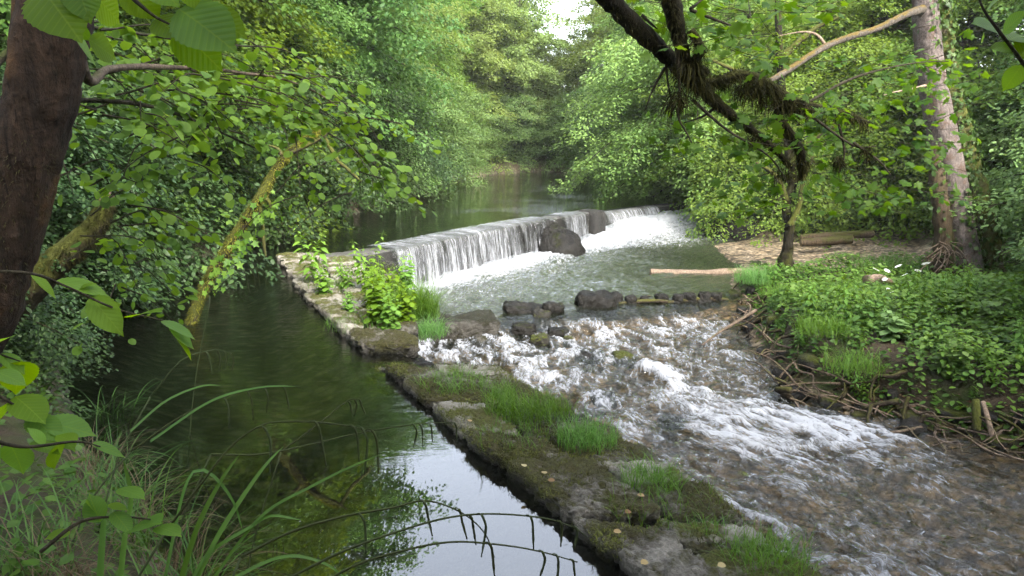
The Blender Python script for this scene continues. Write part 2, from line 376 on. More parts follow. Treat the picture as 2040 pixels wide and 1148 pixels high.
# ------------------------------------------------------------------ river shape
WALLLINE = np.array([(2.6, 1.2), (1.2, 4.1), (.7, 5.), (-.2, 6.8), (-1.3, 8.8), (-4.45, 15.55), (-3.3, 17.15), (-.7, 21.2), (1., 23.8), (2.7, 26.2), (5.4, 29.3), (10.2, 33.)])
UBANK = np.array([(11.3, 35.2), (7.2, 36.2), (5.6, 40), (5.6, 50), (2.5, 56), (-1, 52), (-3.2, 44.5), (-4.2, 34.8), (-5.2, 25.7), (-6.3, 17.2), (-7.4, 14), (-6.9, 11.5), (-5.5, 8.9), (-3.5, 5.9), (-1.95, 4.1), (-.6, 1.6), (.8, .6)])
LBANK = np.array([(12, 32.5), (9.5, 28), (6.6, 24.5), (6.3, 22), (6.2, 20), (5.2, 18), (4.95, 15.8), (4.5, 13.8), (4.25, 11.3), (4.85, 10.2), (5.5, 9.45), (6.3, 8.65), (7.3, 7.8), (9.5, 6), (12.5, 3.5), (14, 0), (8, -2)])
UP = np.vstack([WALLLINE, UBANK]); LO = np.vstack([WALLLINE, LBANK])
def sdist(P, poly):
    """signed distance, negative inside"""
    P = np.asarray(P, float); d = np.full(len(P), 1e9); ins = np.zeros(len(P), bool); n = len(poly)
    for i in range(n):
        a, b = poly[i], poly[(i + 1) % n]; e = b - a; w = P - a
        t = np.clip((w @ e) / (e @ e), 0, 1); d = np.minimum(d, np.linalg.norm(w - t[:, None] * e, axis=1))
        c = ((a[1] <= P[:, 1]) != (b[1] <= P[:, 1])); 
        with np.errstate(divide='ignore', invalid='ignore'):
            xx = a[0] + (P[:, 1] - a[1]) / (b[1] - a[1] + 1e-12) * e[0]
        ins ^= c & (P[:, 0] < xx)
    return np.where(ins, -d, d)
def linedist(P, L):
    d = np.full(len(P), 1e9)
    for a, b in zip(L[:-1], L[1:]):
        e = b - a; w = P - a; t = np.clip((w @ e) / (e @ e), 0, 1); d = np.minimum(d, np.linalg.norm(w - t[:, None] * e, axis=1))
    return d
def zw(x, y):
    q = y - .34 * (np.asarray(x, float) + 1.5)
    return -.95 + .5 * sst(22.3, 26.5, q) - .24 * sst(14.25, 13.1, q) - .02 * np.clip(13.1 - q, 0, 14)
def terrain(x, y, detail=True):
    P = np.column_stack([np.ravel(x), np.ravel(y)]).astype(float); X, Y = P[:, 0], P[:, 1]
    dU, dL = sdist(P, UP), sdist(P, LO); wl = linedist(P, WALLLINE)
    z0 = zw(X, Y)
    n = fbm(np.column_stack([P * .9, 0 * X]), 4, 3); nf = fbm(np.column_stack([P * 4, 0 * X]), 3, 8)
    hU = -np.minimum(.1 + .45 * np.abs(dU), .62) - .12 * sst(0, 1, n)
    hL = z0 - np.minimum(.04 + .22 * np.abs(dL), .34) + .05 * nf
    d = np.minimum(dU, dL)
    lowbank = dL < dU
    kb = sst(16.5, 12.5, Y); right = z0 + (.26 + .36 * kb) * sst(.0, .75, d + .2 * n) + (.05 + .08 * kb) * np.clip(d, 0, 12)
    g = sst(17.6, 18.8, Y) * sst(26, 24.6, Y) * sst(6.4, 5.2, d)
    right = right * (1 - g) + (z0 + .05 + .022 * d) * g
    left = .42 * sst(.0, .6, d + .15 * n) + .22 * np.clip(d, 0, 3) + .12 * np.clip(d - 3, 0, 30)
    w = sst(-.8, .8, dU - dL)
    out = left * (1 - w) + right * w + (.16 * n + .04 * nf) * sst(.1, .8, d)
    far = sst(62, 80, Y); out = out * (1 - far) + far * (1.0 + .01 * (Y - 62))
    h = np.where(dU < 0, hU, np.where(dL < 0, hL, out))
    h = np.where(wl < .3, np.minimum(h, -1.1), h)
    zone = np.where((dU < .12) | (dL < .12), 1., 0.); zone = np.maximum(zone, g * w)
    return h, zone, dU, dL, far
def tz(x, y): return float(terrain([x], [y])[0][0])

def axis(segs):
    out = []
    for a, b, s in segs: out.append(np.arange(a, b, s))
    return np.concatenate(out)
gx = axis([(-140, -60, 16), (-60, -16, 2.2), (-16, -9, .5), (-9, 13, .13), (13, 24, .5), (24, 66, 2.2), (66, 145, 16)])
gy = axis([(-60, -6, 4), (-6, 1, .5), (1, 27, .13), (27, 36, .3), (36, 66, 1.), (66, 100, 3), (100, 210, 16)])
XX, YY = np.meshgrid(gx, gy, indexing='ij')
hh, zone, dU_, dL_, farz = terrain(XX, YY)
mb = MB(); mb.add(np.column_stack([XX.ravel(), YY.ravel(), hh]), [grid_faces(len(gx), len(gy))[:, ::-1]])
m, nt, out = newmat('woodland ground'); P = geoP(nt); z1 = attr(nt, 'zone'); fz = attr(nt, 'far'); bz = attr(nt, 'bedup')
v1 = nd(nt, 'ShaderNodeTexVoronoi', {'Vector': P, 'Scale': 7., 'Randomness': 1.}, feature='F1')
v2 = nd(nt, 'ShaderNodeTexVoronoi', {'Vector': P, 'Scale': 19., 'Randomness': 1.}, feature='F1')
pc = mix(nt, nd(nt, 'ShaderNodeSeparateColor', {0: v1.outputs['Color']}).outputs[0], (.05, .036, .022), (.36, .27, .165))
pc2 = mix(nt, nd(nt, 'ShaderNodeSeparateColor', {0: v2.outputs['Color']}).outputs[0], (.07, .055, .035), (.44, .35, .24))
pc = mix(nt, mapr(nt, noise(nt, P, 2.1), .42, .58), pc, pc2)
pc = mix(nt, mapr(nt, v1.outputs['Distance'], .35, .75, 0, .75), pc, (.02, .017, .012))
v3 = nd(nt, 'ShaderNodeTexVoronoi', {'Vector': mapping(nt, P, (1, 1.6, 1)), 'Scale': 4.2}, feature='F1')
bedp = mix(nt, mapr(nt, v3.outputs['Distance'], .25, .6, 0, .9), mix(nt, nd(nt, 'ShaderNodeSeparateColor', {0: v3.outputs['Color']}).outputs[1], (.035, .033, .024), (.2, .185, .125)), (.008, .009, .005))
bedu = mix(nt, .3, bedp, mix(nt, noise(nt, P, 3.), (.012, .014, .009), (.06, .06, .036)))
pc = mix(nt, bz, pc, bedu)
soil = mix(nt, noise(nt, P, 9., 6, .7), (.018, .013, .008), (.075, .055, .035))
soil = mix(nt, mapr(nt, noise(nt, P, 1.7, 5), .45, .62), soil, mix(nt, noise(nt, P, 30), (.02, .028, .008), (.06, .075, .02)))
mead = mix(nt, noise(nt, P, .6, 6), (.16, .2, .035), (.3, .3, .06))
c = mix(nt, z1, soil, pc); c = mix(nt, fz, c, mead)
h = mth(nt, 'ADD', mth(nt, 'MULTIPLY', v1.outputs['Distance'], -.8), noise(nt, P, 24, 5, .7))
p = nd(nt, 'ShaderNodeBsdfPrincipled', {'Base Color': c, 'Roughness': .85, 'Specular IOR Level': .25, 'Normal': bump(nt, h, .9, .05)})
nt.links.new(p.outputs[0], out.inputs[0])
ground = mb.build('ground', m, attrs={'zone': zone, 'far': farz, 'bedup': (dU_ < .12).astype(float)})
tag(ground, 'woodland floor and stony river bed', 'ground', kind='structure')

# ------------------------------------------------------------------ still upper water
m, nt, out = newmat('still pool water'); P = geoP(nt)
rp = noise(nt, mapping(nt, P, (1.1, 2.6, 1)), 2.6, 3, .6, .9); rp2 = noise(nt, mapping(nt, P, (1, 2.4, 1)), 11., 2, .5)
calm = mapr(nt, noise(nt, P, .35, 2), .4, .62)
sx = nd(nt, 'ShaderNodeSeparateXYZ', {0: P})
nearc = mapr(nt, sx.outputs[1], 5.6, 10.5)
hgt = mth(nt, 'MULTIPLY', mth(nt, 'ADD', rp, mth(nt, 'MULTIPLY', rp2, .3)), mth(nt, 'MULTIPLY', nearc, mth(nt, 'ADD', mth(nt, 'MULTIPLY', calm, .75), .25)))
nb = bump(nt, hgt, .5, .07)
fr = nd(nt, 'ShaderNodeFresnel', {'IOR': 2.15, 'Normal': nb}).outputs[0]
tr = nd(nt, 'ShaderNodeBsdfTransparent', {'Color': rgb(.56, .59, .48)})
gl = nd(nt, 'ShaderNodeBsdfGlossy', {'Color': rgb(1, 1, 1), 'Roughness': .015, 'Normal': nb})
mk = nd(nt, 'ShaderNodeBsdfDiffuse', {'Color': rgb(.05, .055, .04)})
body = nd(nt, 'ShaderNodeMixShader', {0: .04, 1: tr.outputs[0], 2: mk.outputs[0]})
nt.links.new(nd(nt, 'ShaderNodeMixShader', {0: fr, 1: body.outputs[0], 2: gl.outputs[0]}).outputs[0], out.inputs[0])
ub = UBANK.copy(); ub[:, 0] += np.where(ub[:, 0] > 1.5, .7, -.7) * (ub[:, 1] > 1); ub[:, 1] += np.where(ub[:, 1] > 50, 1., 0)
poly = np.vstack([WALLLINE, ub]); mb = MB(); mb.add(np.column_stack([poly, np.zeros(len(poly))]), [np.arange(len(poly))[None]])
o = mb.build('water', m, smooth=False); tag(o, 'still dark green water of the upper pool and the side channel', 'water', kind='structure')

# ------------------------------------------------------------------ running lower water
SEC = np.array([(6.5, 30.6, 12.5, 33), (4.3, 28.2, 11., 29.5), (2.6, 26.4, 9.2, 26.5), (1., 24., 8., 24), (-.6, 21.4, 7.6, 21), (-2.6, 18.1, 7.4, 18.5), (-2.9, 15.8, 6., 17.2), (-2.6, 13.9, 5.8, 16.), (-2.2, 12., 5.6, 14.6), (-1.9, 10., 5.5, 12.7), (-1.3, 8.4, 5.5, 11.), (-.4, 7., 6.8, 9.5), (.5, 5.2, 8.8, 8.), (1.3, 3.6, 11.5, 5.7), (2.6, 1, 15, .5)], float)
S = cr(SEC, 60); 
sl = np.r_[0, np.cumsum(np.linalg.norm(np.diff((S[:, :2] + S[:, 2:]) / 2, axis=0), axis=1))]
S = np.stack([np.interp(np.linspace(0, sl[-1], 760), sl, S[:, k]) for k in range(4)], 1); sl = np.linspace(0, sl[-1], 760)
NT = 190; t = np.linspace(0, 1, NT)
XY = S[:, None, :2] * (1 - t)[None, :, None] + S[:, None, 2:] * t[None, :, None]
wid = np.linalg.norm(S[:, 2:] - S[:, :2], axis=1)
U = np.repeat(sl[:, None], NT, 1); W = t[None] * wid[:, None]
px_, py_ = XY[..., 0], XY[..., 1]; q = py_ - .34 * (px_ + 1.5)
wd = linedist(XY.reshape(-1, 2), WALLLINE[5:] + (.45, -.3)).reshape(px_.shape)
T2 = np.repeat(t[None], len(S), 0)
fall = np.exp(-(wd / .5) ** 2) * (q > 14.6) * sst(-2.6, -1.2, px_)
near_fall = np.exp(-(wd / 3.4)) * (q > 14.6)
casc = sst(21.6, 23., q) * sst(29, 26.5, q) * sst(.95, .6, T2)
rapid = sst(14.3, 13.3, q); rc = rapid * (sst(1., .72, T2) * .75 + .25) * (1 - .5 * sst(9., 6., q) * sst(.35, .75, T2))
rt = np.exp(-((px_ - 4.4) / 1.1) ** 2 - ((py_ - 9.4) / 1.1) ** 2)
foam_glint = np.clip(.8 * fall + .74 * near_fall + .3 * casc + rc * (.53 + .14 * sst(11.2, 13.4, q) - .06 * sst(7.5, 4.5, q)) + .5 * rt * rapid, 0, 1)  # white water, plus sky glints on the ripples put into the colour
foam_glint *= 1 - .8 * rapid * sst(.78, .95, T2) * (1 - rt)
rough = np.clip(.3 + 1.3 * near_fall + .7 * casc + .9 * rc + .6 * rt - .2 * sst(.5, .8, T2) * (q > 14.3), .08, 1.2)
uvw = np.stack([U, W, 0 * U], -1)
wp = fbm(uvw * .8, 2, 21)[..., None]
n1 = fbm(uvw * (.9, 2.2, 1) + wp * .8, 3, 31); n2 = 1 - 2 * np.abs(fbm(uvw * (2.2, 5.5, 1) + wp * 1.5, 4, 41)); n3 = fbm(uvw * (6, 12, 1) + wp * 2, 3, 51)
Z = zw(px_, py_) + rough * (.1 * n1 + .055 * n2 + .03 * n3) + .05 * fall + .04 * rt
# lumps where water shoots over hidden stones in the rapids
for k in range(46):
    a = R.uniform(.05, .85); i = int(R.uniform(430, 720)); cx, cy = XY[i, int(a * NT)]; r_ = R.uniform(.15, .4)
    dd = ((px_ - cx) / r_) ** 2 + ((py_ - cy) / r_ / 1.2) ** 2; Z += .06 * np.exp(-dd) * rapid; foam_glint += .18 * np.exp(-(((px_ - cx - .1) / r_) ** 2 + ((py_ - cy + .22) / r_ / 1.3) ** 2)) * rc
foam_glint = np.clip(foam_glint * (1 - rapid + rapid * np.clip(.84 + .85 * (n2 - .55) + .5 * n1, .4, 1.45)), 0, 1)
m, nt, out = newmat('running stream water'); P = geoP(nt); uv = nd(nt, 'ShaderNodeUVMap').outputs[0]
fo = attr(nt, 'foam_glint'); ro = attr(nt, 'rough')
w1 = nd(nt, 'ShaderNodeTexNoise', {'Vector': uv, 'Scale': 1.3, 'Detail': 3.}).outputs['Color']
wu = nd(nt, 'ShaderNodeVectorMath', {0: uv, 1: nd(nt, 'ShaderNodeVectorMath', {0: w1, 'Scale': .6}, operation='SCALE').outputs[0]}, operation='ADD').outputs[0]
f1 = noise(nt, mapping(nt, wu, (4.2, 12., 1)), 1.6, 7, .66, .35)
f2 = noise(nt, mapping(nt, wu, (9., 26., 1)), 1.6, 5, .68, .4)
f3 = noise(nt, mapping(nt, wu, (.7, 1.4, 1)), 1.2, 4, .6)
fm = mth(nt, 'ADD', mth(nt, 'MULTIPLY', f1, .65), mth(nt, 'ADD', mth(nt, 'MULTIPLY', f2, .55), mth(nt, 'MULTIPLY', f3, .2)))
thr = mapr(nt, fo, 0, 1, 1.0, .5)
fmask = mapr(nt, mth(nt, 'SUBTRACT', fm, thr), -.07, .17)
rip = mth(nt, 'ADD', noise(nt, mapping(nt, wu, (3., 4.5, 1)), 1.8, 4, .6, .5), mth(nt, 'MULTIPLY', noise(nt, mapping(nt, wu, (7., 12., 1)), 1.5, 3, .6, .6), .5))
nb = bump(nt, mth(nt, 'MULTIPLY', rip, ro), .8, .08)
fr = nd(nt, 'ShaderNodeFresnel', {'IOR': mapr(nt, attr(nt, 'pool'), 0, 1, 1.43, 1.66), 'Normal': bump(nt, mth(nt, 'MULTIPLY', rip, ro), .5, .08)}).outputs[0]
pl = attr(nt, 'pool'); tr = nd(nt, 'ShaderNodeBsdfTransparent', {'Color': mix(nt, pl, (.6, .54, .42), (.42, .5, .34))})
gl = nd(nt, 'ShaderNodeBsdfGlossy', {'Roughness': .035, 'Normal': nb})
mk = nd(nt, 'ShaderNodeBsdfDiffuse', {'Color': rgb(.07, .085, .055)})
body = nd(nt, 'ShaderNodeMixShader', {0: mth(nt, 'ADD', .06, mth(nt, 'MULTIPLY', pl, .3)), 1: tr.outputs[0], 2: mk.outputs[0]})
wat = nd(nt, 'ShaderNodeMixShader', {0: fr, 1: body.outputs[0], 2: gl.outputs[0]})
fnb = bump(nt, fm, .6, .05)
fd = nd(nt, 'ShaderNodeBsdfDiffuse', {'Color': rgb(.42, .44, .48), 'Normal': fnb}); ft = nd(nt, 'ShaderNodeBsdfTranslucent', {'Color': rgb(.8, .82, .85)})
fs = nd(nt, 'ShaderNodeMixShader', {0: .25, 1: fd.outputs[0], 2: ft.outputs[0]})
nt.links.new(nd(nt, 'ShaderNodeMixShader', {0: mth(nt, 'MULTIPLY', fmask, mth(nt, 'ADD', .5, mth(nt, 'MULTIPLY', fo, .4))), 1: wat.outputs[0], 2: fs.outputs[0]}).outputs[0], out.inputs[0])
mb = MB(); mb.add(np.stack([px_, py_, Z], -1), [grid_faces(len(S), NT)[:, ::-1]], .5, np.stack([U, W], -1).reshape(-1, 2))
o = mb.build('stream', m, attrs={'foam_glint': foam_glint.ravel(), 'rough': rough.ravel(), 'pool': sst(14., 15.2, q).ravel()})
tag(o, 'running water below the weir, foaming over the rapids', 'stream', kind='structure')

# ------------------------------------------------------------------ weir
CREST = np.array([(-4.3, 15.55), (-2.92, 16.85), (-.29, 21.4), (1.26, 23.7), (2.83, 25.9)])      # front lip
CREST2 = np.array([(2.83, 25.95), (5.16, 28.95), (9.85, 32.55)])
def weirwall(line, name, parent, top, back, n, depth=-1.9, seed=0, mats=None):
    L = cr(line, 20); L = lin(L, n); T = nrmz(np.gradient(L, axis=0)); Nn = np.column_stack([T[:, 1], -T[:, 0]])   # towards the lower pool
    prof = [(-back, -.5), (-back, top - .05), (-back * .75, top - .015), (-back * .5, top), (-back * .25, top), (-.06, top - .01), (.0, top - .05)] + [(.01 + .05 * k / 12, top - .05 - (top - .05 - depth) * k / 12) for k in range(1, 13)]
    V = np.array([[(*(L[i] + Nn[i] * a), z) for a, z in prof] for i in range(len(L))])
    nz = fbm(V * (2.2, 2.2, 3.4), 4, seed)[..., None] * .05 + fbm(V * 9, 3, seed + 4)[..., None] * .02
    face = (np.arange(len(prof)) > 5)[None, :, None]
    V = V + np.where(face, np.concatenate([Nn, 0 * Nn[:, :1]], 1)[:, None] * nz, np.array((0, 0, 1.))[None, None] * nz * .5)
    k = 6
    mb = MB(); mb.add(V[:, :k + 1], [grid_faces(len(L), k + 1)]); mb.build('crest', M['weircrest'], parent)
    mb = MB(); mb.add(V[:, k:], [grid_faces(len(L), len(prof) - k)]); mb.build('wall_face', M['weir'], parent)
    return L, Nn
w_ = thing('weir', 'long dark stone weir holding back the upper pool', 'weir', (0, 0, 0))
L1, N1 = weirwall(CREST, 'weir', w_, .05, .85, 220, seed=2)
L2, N2 = weirwall(CREST2, 'weir', w_, -.08, .7, 120, seed=7)
# pier where the weir steps down
mb = MB(); c_ = np.array((2.75, 25.6)); 
rock(mb, (2.72, 25.95, -.6), (.36, .42, .72), 5, 22, 6., .12, 1.2, rz=.95); mb.build('pier', M['weir'], w_)

def fallmat(name, dens, sc_=1.):
    m, nt, out = newmat(name); uv = nd(nt, 'ShaderNodeUVMap').outputs[0]; d = attr(nt, 'dens')
    a = noise(nt, mapping(nt, uv, (19 * sc_, .9, 1)), 1., 6, .75, .35); b = noise(nt, mapping(nt, uv, (80 * sc_, 5., 1)), 1., 4, .7, .4); e = noise(nt, mapping(nt, uv, (2.2, .35, 1)), 1., 3, .5)
    f = mth(nt, 'ADD', mth(nt, 'MULTIPLY', a, .75), mth(nt, 'ADD', mth(nt, 'MULTIPLY', b, .45), mth(nt, 'MULTIPLY', e, .3)))
    k = mapr(nt, mth(nt, 'ADD', f, mth(nt, 'MULTIPLY', mth(nt, 'SUBTRACT', d, .5), .4)), .72 - dens, 1.02 - dens)
    nb = bump(nt, f, .8, .05)
    wd_ = nd(nt, 'ShaderNodeBsdfDiffuse', {'Color': rgb(.62, .65, .7), 'Normal': nb}); wt = nd(nt, 'ShaderNodeBsdfTranslucent', {'Color': rgb(.75, .8, .85)})
    wg = nd(nt, 'ShaderNodeBsdfGlossy', {'Roughness': .12, 'Normal': nb})
    w0 = nd(nt, 'ShaderNodeMixShader', {0: .3, 1: wd_.outputs[0], 2: wt.outputs[0]})
    fr = nd(nt, 'ShaderNodeFresnel', {'IOR': 1.34, 'Normal': nb}).outputs[0]
    tr = nd(nt, 'ShaderNodeBsdfTransparent', {'Color': rgb(.85, .87, .86)})
    clear = nd(nt, 'ShaderNodeMixShader', {0: fr, 1: tr.outputs[0], 2: wg.outputs[0]})
    nt.links.new(nd(nt, 'ShaderNodeMixShader', {0: mth(nt, 'MULTIPLY', k, .9), 1: clear.outputs[0], 2: w0.outputs[0]}).outputs[0], out.inputs[0])
    return m
M['fall'] = fallmat('falling water', .0)
M['fallfast'] = fallmat('fast falling water', .02, .9)
def waterfall(L, Nn, i0, i1, top, back, bottom, name, label, mat, film, seed=0, throw=.16):
    L, Nn = L[i0:i1], Nn[i0:i1]; n = len(L)
    Lf = lin(L, n * 4); T = nrmz(np.gradient(Lf, axis=0)); Nf = np.column_stack([T[:, 1], -T[:, 0]])
    s = np.r_[0, np.cumsum(np.linalg.norm(np.diff(Lf, axis=0), axis=1))]
    pr = [(-back * (1 - k / 6), top + .012, film + .1) for k in range(6)] + [(0.03, top - .005, .45)]
    for k in range(1, 19):
        f = k / 18; pr.append((.06 + throw * f ** .6, top - .02 - (top - bottom) * f, .5 + .1 * f + .3 * max(0, f - .8) / .2))
    V = np.array([[(*(Lf[i] + Nf[i] * a), z) for a, z, d in pr] for i in range(len(Lf))])
    arc = np.r_[0, np.cumsum(np.linalg.norm(np.diff(np.array(pr)[:, :2], axis=0), axis=1))]
    UVv = np.stack([np.repeat(s[:, None], len(pr), 1), np.repeat(arc[None], len(Lf), 0)], -1)
    nz = fbm(np.stack([UVv[..., 0] * 9, UVv[..., 1] * .8, 0 * UVv[..., 0] + seed], -1), 3, seed)
    off = (np.arange(len(pr)) > 6) * .045 * np.clip((np.arange(len(pr)) - 6) / 5, 0, 1)
    V[..., :2] += Nf[:, None] * (nz * off[None])[..., None]; V[..., 2] += .012 * fbm(V * 4, 2, 5) * (np.arange(len(pr)) < 7)[None]
    mb = MB(); mb.add(V, [grid_faces(len(Lf), len(pr))], .5, UVv.reshape(-1, 2))
    dens = np.repeat(np.array(pr)[:, 2][None], len(Lf), 0)
    e = np.minimum(s, s[-1] - s)[:, None]; dens = dens - .5 * sst(.25, 0, e) + .22 * fbm(np.stack([UVv[..., 0] * .9, 0 * UVv[..., 0], 0 * UVv[..., 0]], -1), 2, seed + 3) * (np.arange(len(pr)) > 6)
    o = mb.build(name, mat, attrs={'dens': dens.ravel()}); return tag(o, label, 'waterfall')
waterfall(L1, N1, 37, 176, .05, .8, -.97, 'waterfall', 'wide curtain of water falling over the front of the weir', M['fall'], .5, 1)
waterfall(L1, N1, 180, 210, .05, .7, -.93, 'waterfall', 'narrow strands of water falling between the leaning boulder and the dark pier', M['fall'], .45, 4)
waterfall(L2, N2, 5, 56, -.08, .6, -.75, 'waterfall', 'white fan of water pouring over the low notch right of the dark pier', M['fallfast'], .5, 7, .3)
waterfall(L2, N2, 70, 118, -.08, .6, -.5, 'waterfall', 'small distant white cascade under the overhanging leaves at right', M['fallfast'], .5, 9, .3)

# ------------------------------------------------------------------ boulders
def boulder(px, py, w, h, z, label, mat='boulder', seed=0, flat=1., dp=.9, p=2.6, rz=0):
    c = at(px, py, z); d = np.linalg.norm(c - (0, 0, CH)); k = d / FPX
    W_, H_ = w * k / 2, h * k
    mb = MB(); rock(mb, (0, 0, 0), (W_ * .86, W_ * dp * .8, H_ * .56 * flat + .04), seed, 22, p + .8, .36, 1.1, rz=rz, fine=.12)
    o = mb.build('boulder', M[mat], loc=(c[0], c[1] + W_ * dp * .6, z + H_ * .16)); return tag(o, label, 'boulder')
zr = lambda px, py, z: float(zw(*at(px, py, z)[:2]))
boulder(1045, 627, 96, 20, -.98, 'flat dark boulder on the lip of the rapids, left of two', 'boulder', 1)
boulder(1103, 628, 50, 24, -.98, 'rounded dark wet boulder behind the pale mossy rock', 'boulder', 2)
boulder(1080, 645, 48, 30, -1.1, 'pale mossy boulder in front of two dark boulders', 'boulder_moss', 3)
boulder(1190, 616, 86, 34, -1.0, 'large dark boulder midway along the line of sticks', 'boulder', 4)
boulder(1226, 607, 30, 26, -.98, 'small dark boulder squeezed beside the largest sill boulder', 'boulder', 5)
boulder(1075, 690, 48, 24, -1.22, 'bright mossy boulder amid white water below the sill', 'boulder_moss', 6)
boulder(1132, 684, 26, 14, -1.22, 'small mossy stone right of the bright mossy boulder', 'boulder_moss', 7)
boulder(1178, 716, 70, 12, -1.26, 'low flat dark rock awash in the rapids', 'boulder', 8)
boulder(1243, 724, 50, 18, -1.26, 'mossy humped boulder alone in midstream', 'boulder_moss', 9)
boulder(1040, 664, 60, 18, -1.12, 'wet rock splitting the water under the flat dark boulder', 'boulder', 10)
boulder(1112, 670, 46, 13, -1.17, 'thin dark rock breaking white water beside the mossy boulder', 'boulder', 11)
boulder(1205, 806, 56, 14, -1.36, 'dark submerged rock showing in the middle of the rapids', 'boulder', 12)
boulder(958, 684, 30, 12, -1.2, 'small tan stone at the foot of the side cascade', 'coping', 13)
boulder(1340, 850, 60, 12, -1.4, 'brown rock just breaking the fast water', 'boulder', 14)
boulder(1585, 800, 90, 18, -1.33, 'low brown rock near the white chute by the right bank', 'boulder', 15)
# buttress leaning on the weir face
mb = MB(); rock(mb, (0, 0, 0), (.72, .8, .98), 33, 36, 2.6, .3, 1.3, rz=.3, fine=.12, shear=(-.45, .25), tapr=.4)
tag(mb.build('boulder', M['boulder'], loc=(1.55, 23.35, -.92)), 'large speckled boulder leaning against the weir face', 'boulder')
mb = MB(); rock(mb, (0, 0, 0), (.95, .5, .24), 44, 36, 5, .3, 1.2, rz=.35, fine=.12)
tag(mb.build('boulder', M['coping_moss'], loc=(-1.15, 14.1, -1.02)), 'long mossy ledge stone below the grass clump on the wall', 'boulder')
# mossy block on the right of the cascade
t_ = thing('mossy_bank_block', 'overhanging mossy block of bank with grass on top beside the cascade', 'rock', at(1462, 478, -.95))
mb = MB(); rock(mb, (.1, .5, .15), (.9, .7, .4), 61, 36, 4.5, .4, 1.1, fine=.1); mb.build('rock', M['boulder'], t_)
mb = MB(); n = 260; bp = np.column_stack([R.uniform(-1., .8, n), R.uniform(-.25, 1.1, n), R.uniform(.42, .58, n)])
blades(mb, bp, R.uniform(0, 6.28, n), R.uniform(.15, .4, n), .012, R.uniform(0, .6, n), R.uniform(.6, 1.6, n), 5, R.random(n)); mb.build('grass', M['grass'], t_)

# ------------------------------------------------------------------ dividing wall of stone slabs
WL = np.array([(2.35, .8), (.72, 4.1), (.37, 4.75), (.15, 5.2), (-.08, 5.6), (-.49, 6.4), (-.83, 7.05), (-1.18, 7.75), (-1.6, 8.45), (-1.87, 9.), (-2.68, 10.66), (-3.64, 12.85), (-4.86, 15.78)])
WR = np.array([(3.6, .8), (1.72, 4.1), (1.42, 5.1), (1.22, 5.5), (1.05, 6.), (.82, 6.5), (.48, 7.1), (.0, 7.75), (-.45, 8.35), (-1.05, 9.), (-1.35, 10.4), (-1.75, 13), (-2.75, 16.9)])
def wp(y, f):
    a = np.array((np.interp(y, WL[:, 1], WL[:, 0]), y)); b = np.array((np.interp(y, WR[:, 1], WR[:, 0]), y)); return a * (1 - f) + b * f
TOPV = {}
def slab(parent, y0, y1, f0, f1, top, th, seed, mat, n=22, p=5., amp=.1, skew=0., ns=1.):
    j = lambda s: R.uniform(-s, s)
    qd = [wp(y0 + j(.04), f0 + j(.015)) , wp(y0 + skew + j(.05), f1 + j(.03)), wp(y1 + skew + j(.05), f1 + j(.03)), wp(y1 + j(.04), f0 + j(.015))]
    mb = MB(); rock(mb, (0, 0, top - th / 2 - .02), (1, 1, th / 2), seed, n, p + 3, amp * 1.6, ns, quad=qd, fine=.3); v_ = mb.v[-1]; TOPV.setdefault(parent.name, []).append(v_[v_[:, 2] > top - .085]); return mb.build('coping_stone', M[mat], parent)
def wallcore(parent, ys, tops, mat):
    rows = []
    for y, tp in zip(ys, tops):
        rows.append([(*wp(y, f), z) for f, z in ((.05, -1.9), (.045, -.6), (.05, tp - .16), (.3, tp - .12), (.6, tp - .13), (.9, tp - .2), (.97, -.9), (1.0, -1.9))])
    A = np.array(rows); A = np.stack([cr(A[:, k], 12) for k in range(A.shape[1])], 1); A = np.stack([lin(A[i], 40) for i in range(len(A))])
    nz = fbm(A * 2.5, 4, 77) * .07 + fbm(A * 9, 3, 78) * .035
    A = A + nz[..., None] * np.array((.5, -.3, .8)); mb = MB(); mb.add(A, [grid_faces(len(A), 40)]); mb.build('wall_core', M[mat], parent)
wa = thing('stone_wall', 'low wall of pale stone slabs between side channel and weir, with tall plants on it', 'wall', (*wp(12.5, .5), 0))
wb = thing('stone_wall', 'near mossy broken stone wall running towards the viewer beside the rapids', 'wall', (*wp(6, .5), 0))
def shift(par):
    bpy.context.view_layer.update()
    for ch in par.children: ch.location = (-par.location[0], -par.location[1], -par.location[2])
wallcore(wa, np.linspace(8.85, 15.9, 9), [.06] * 9, 'coping_moss')
wallcore(wb, np.linspace(.9, 8.35, 11), [.12, .12, .12, .12, .12, .12, .12, .12, .1, .06, -.1], 'coping_moss')
y = 9.15; k = 0
while y < 15.6:                      # row of small edge stones
    s_ = R.uniform(.32, .62); slab(wa, y + .02, min(15.8, y + s_), -.05 + R.uniform(-.01, .02), R.uniform(.26, .36), R.uniform(.13, .19), R.uniform(.16, .24), 100 + k, 'coping', 14, 4.5, .14, ns=.8); y += s_; k += 1
y = 9.6
while y < 15.4:
    s_ = R.uniform(.7, 1.25); slab(wa, y + .02, min(15.6, y + s_), .33, R.uniform(.62, .7), R.uniform(.1, .17), .2, 150 + k, 'coping', 22, 6., .08, R.uniform(-.1, .1)); slab(wa, y + .1, min(15.7, y + s_), .7, .98, R.uniform(.02, .1), .25, 190 + k, 'coping_moss', 22, 5., .12); y += s_; k += 1
slab(wa, 8.85, 9.55, .0, .78, .16, .2, 230, 'coping_moss', 36, 5., .1); slab(wa, 8.72, 9.2, .1, .9, -.08, .22, 231, 'boulder', 22, 4., .14)
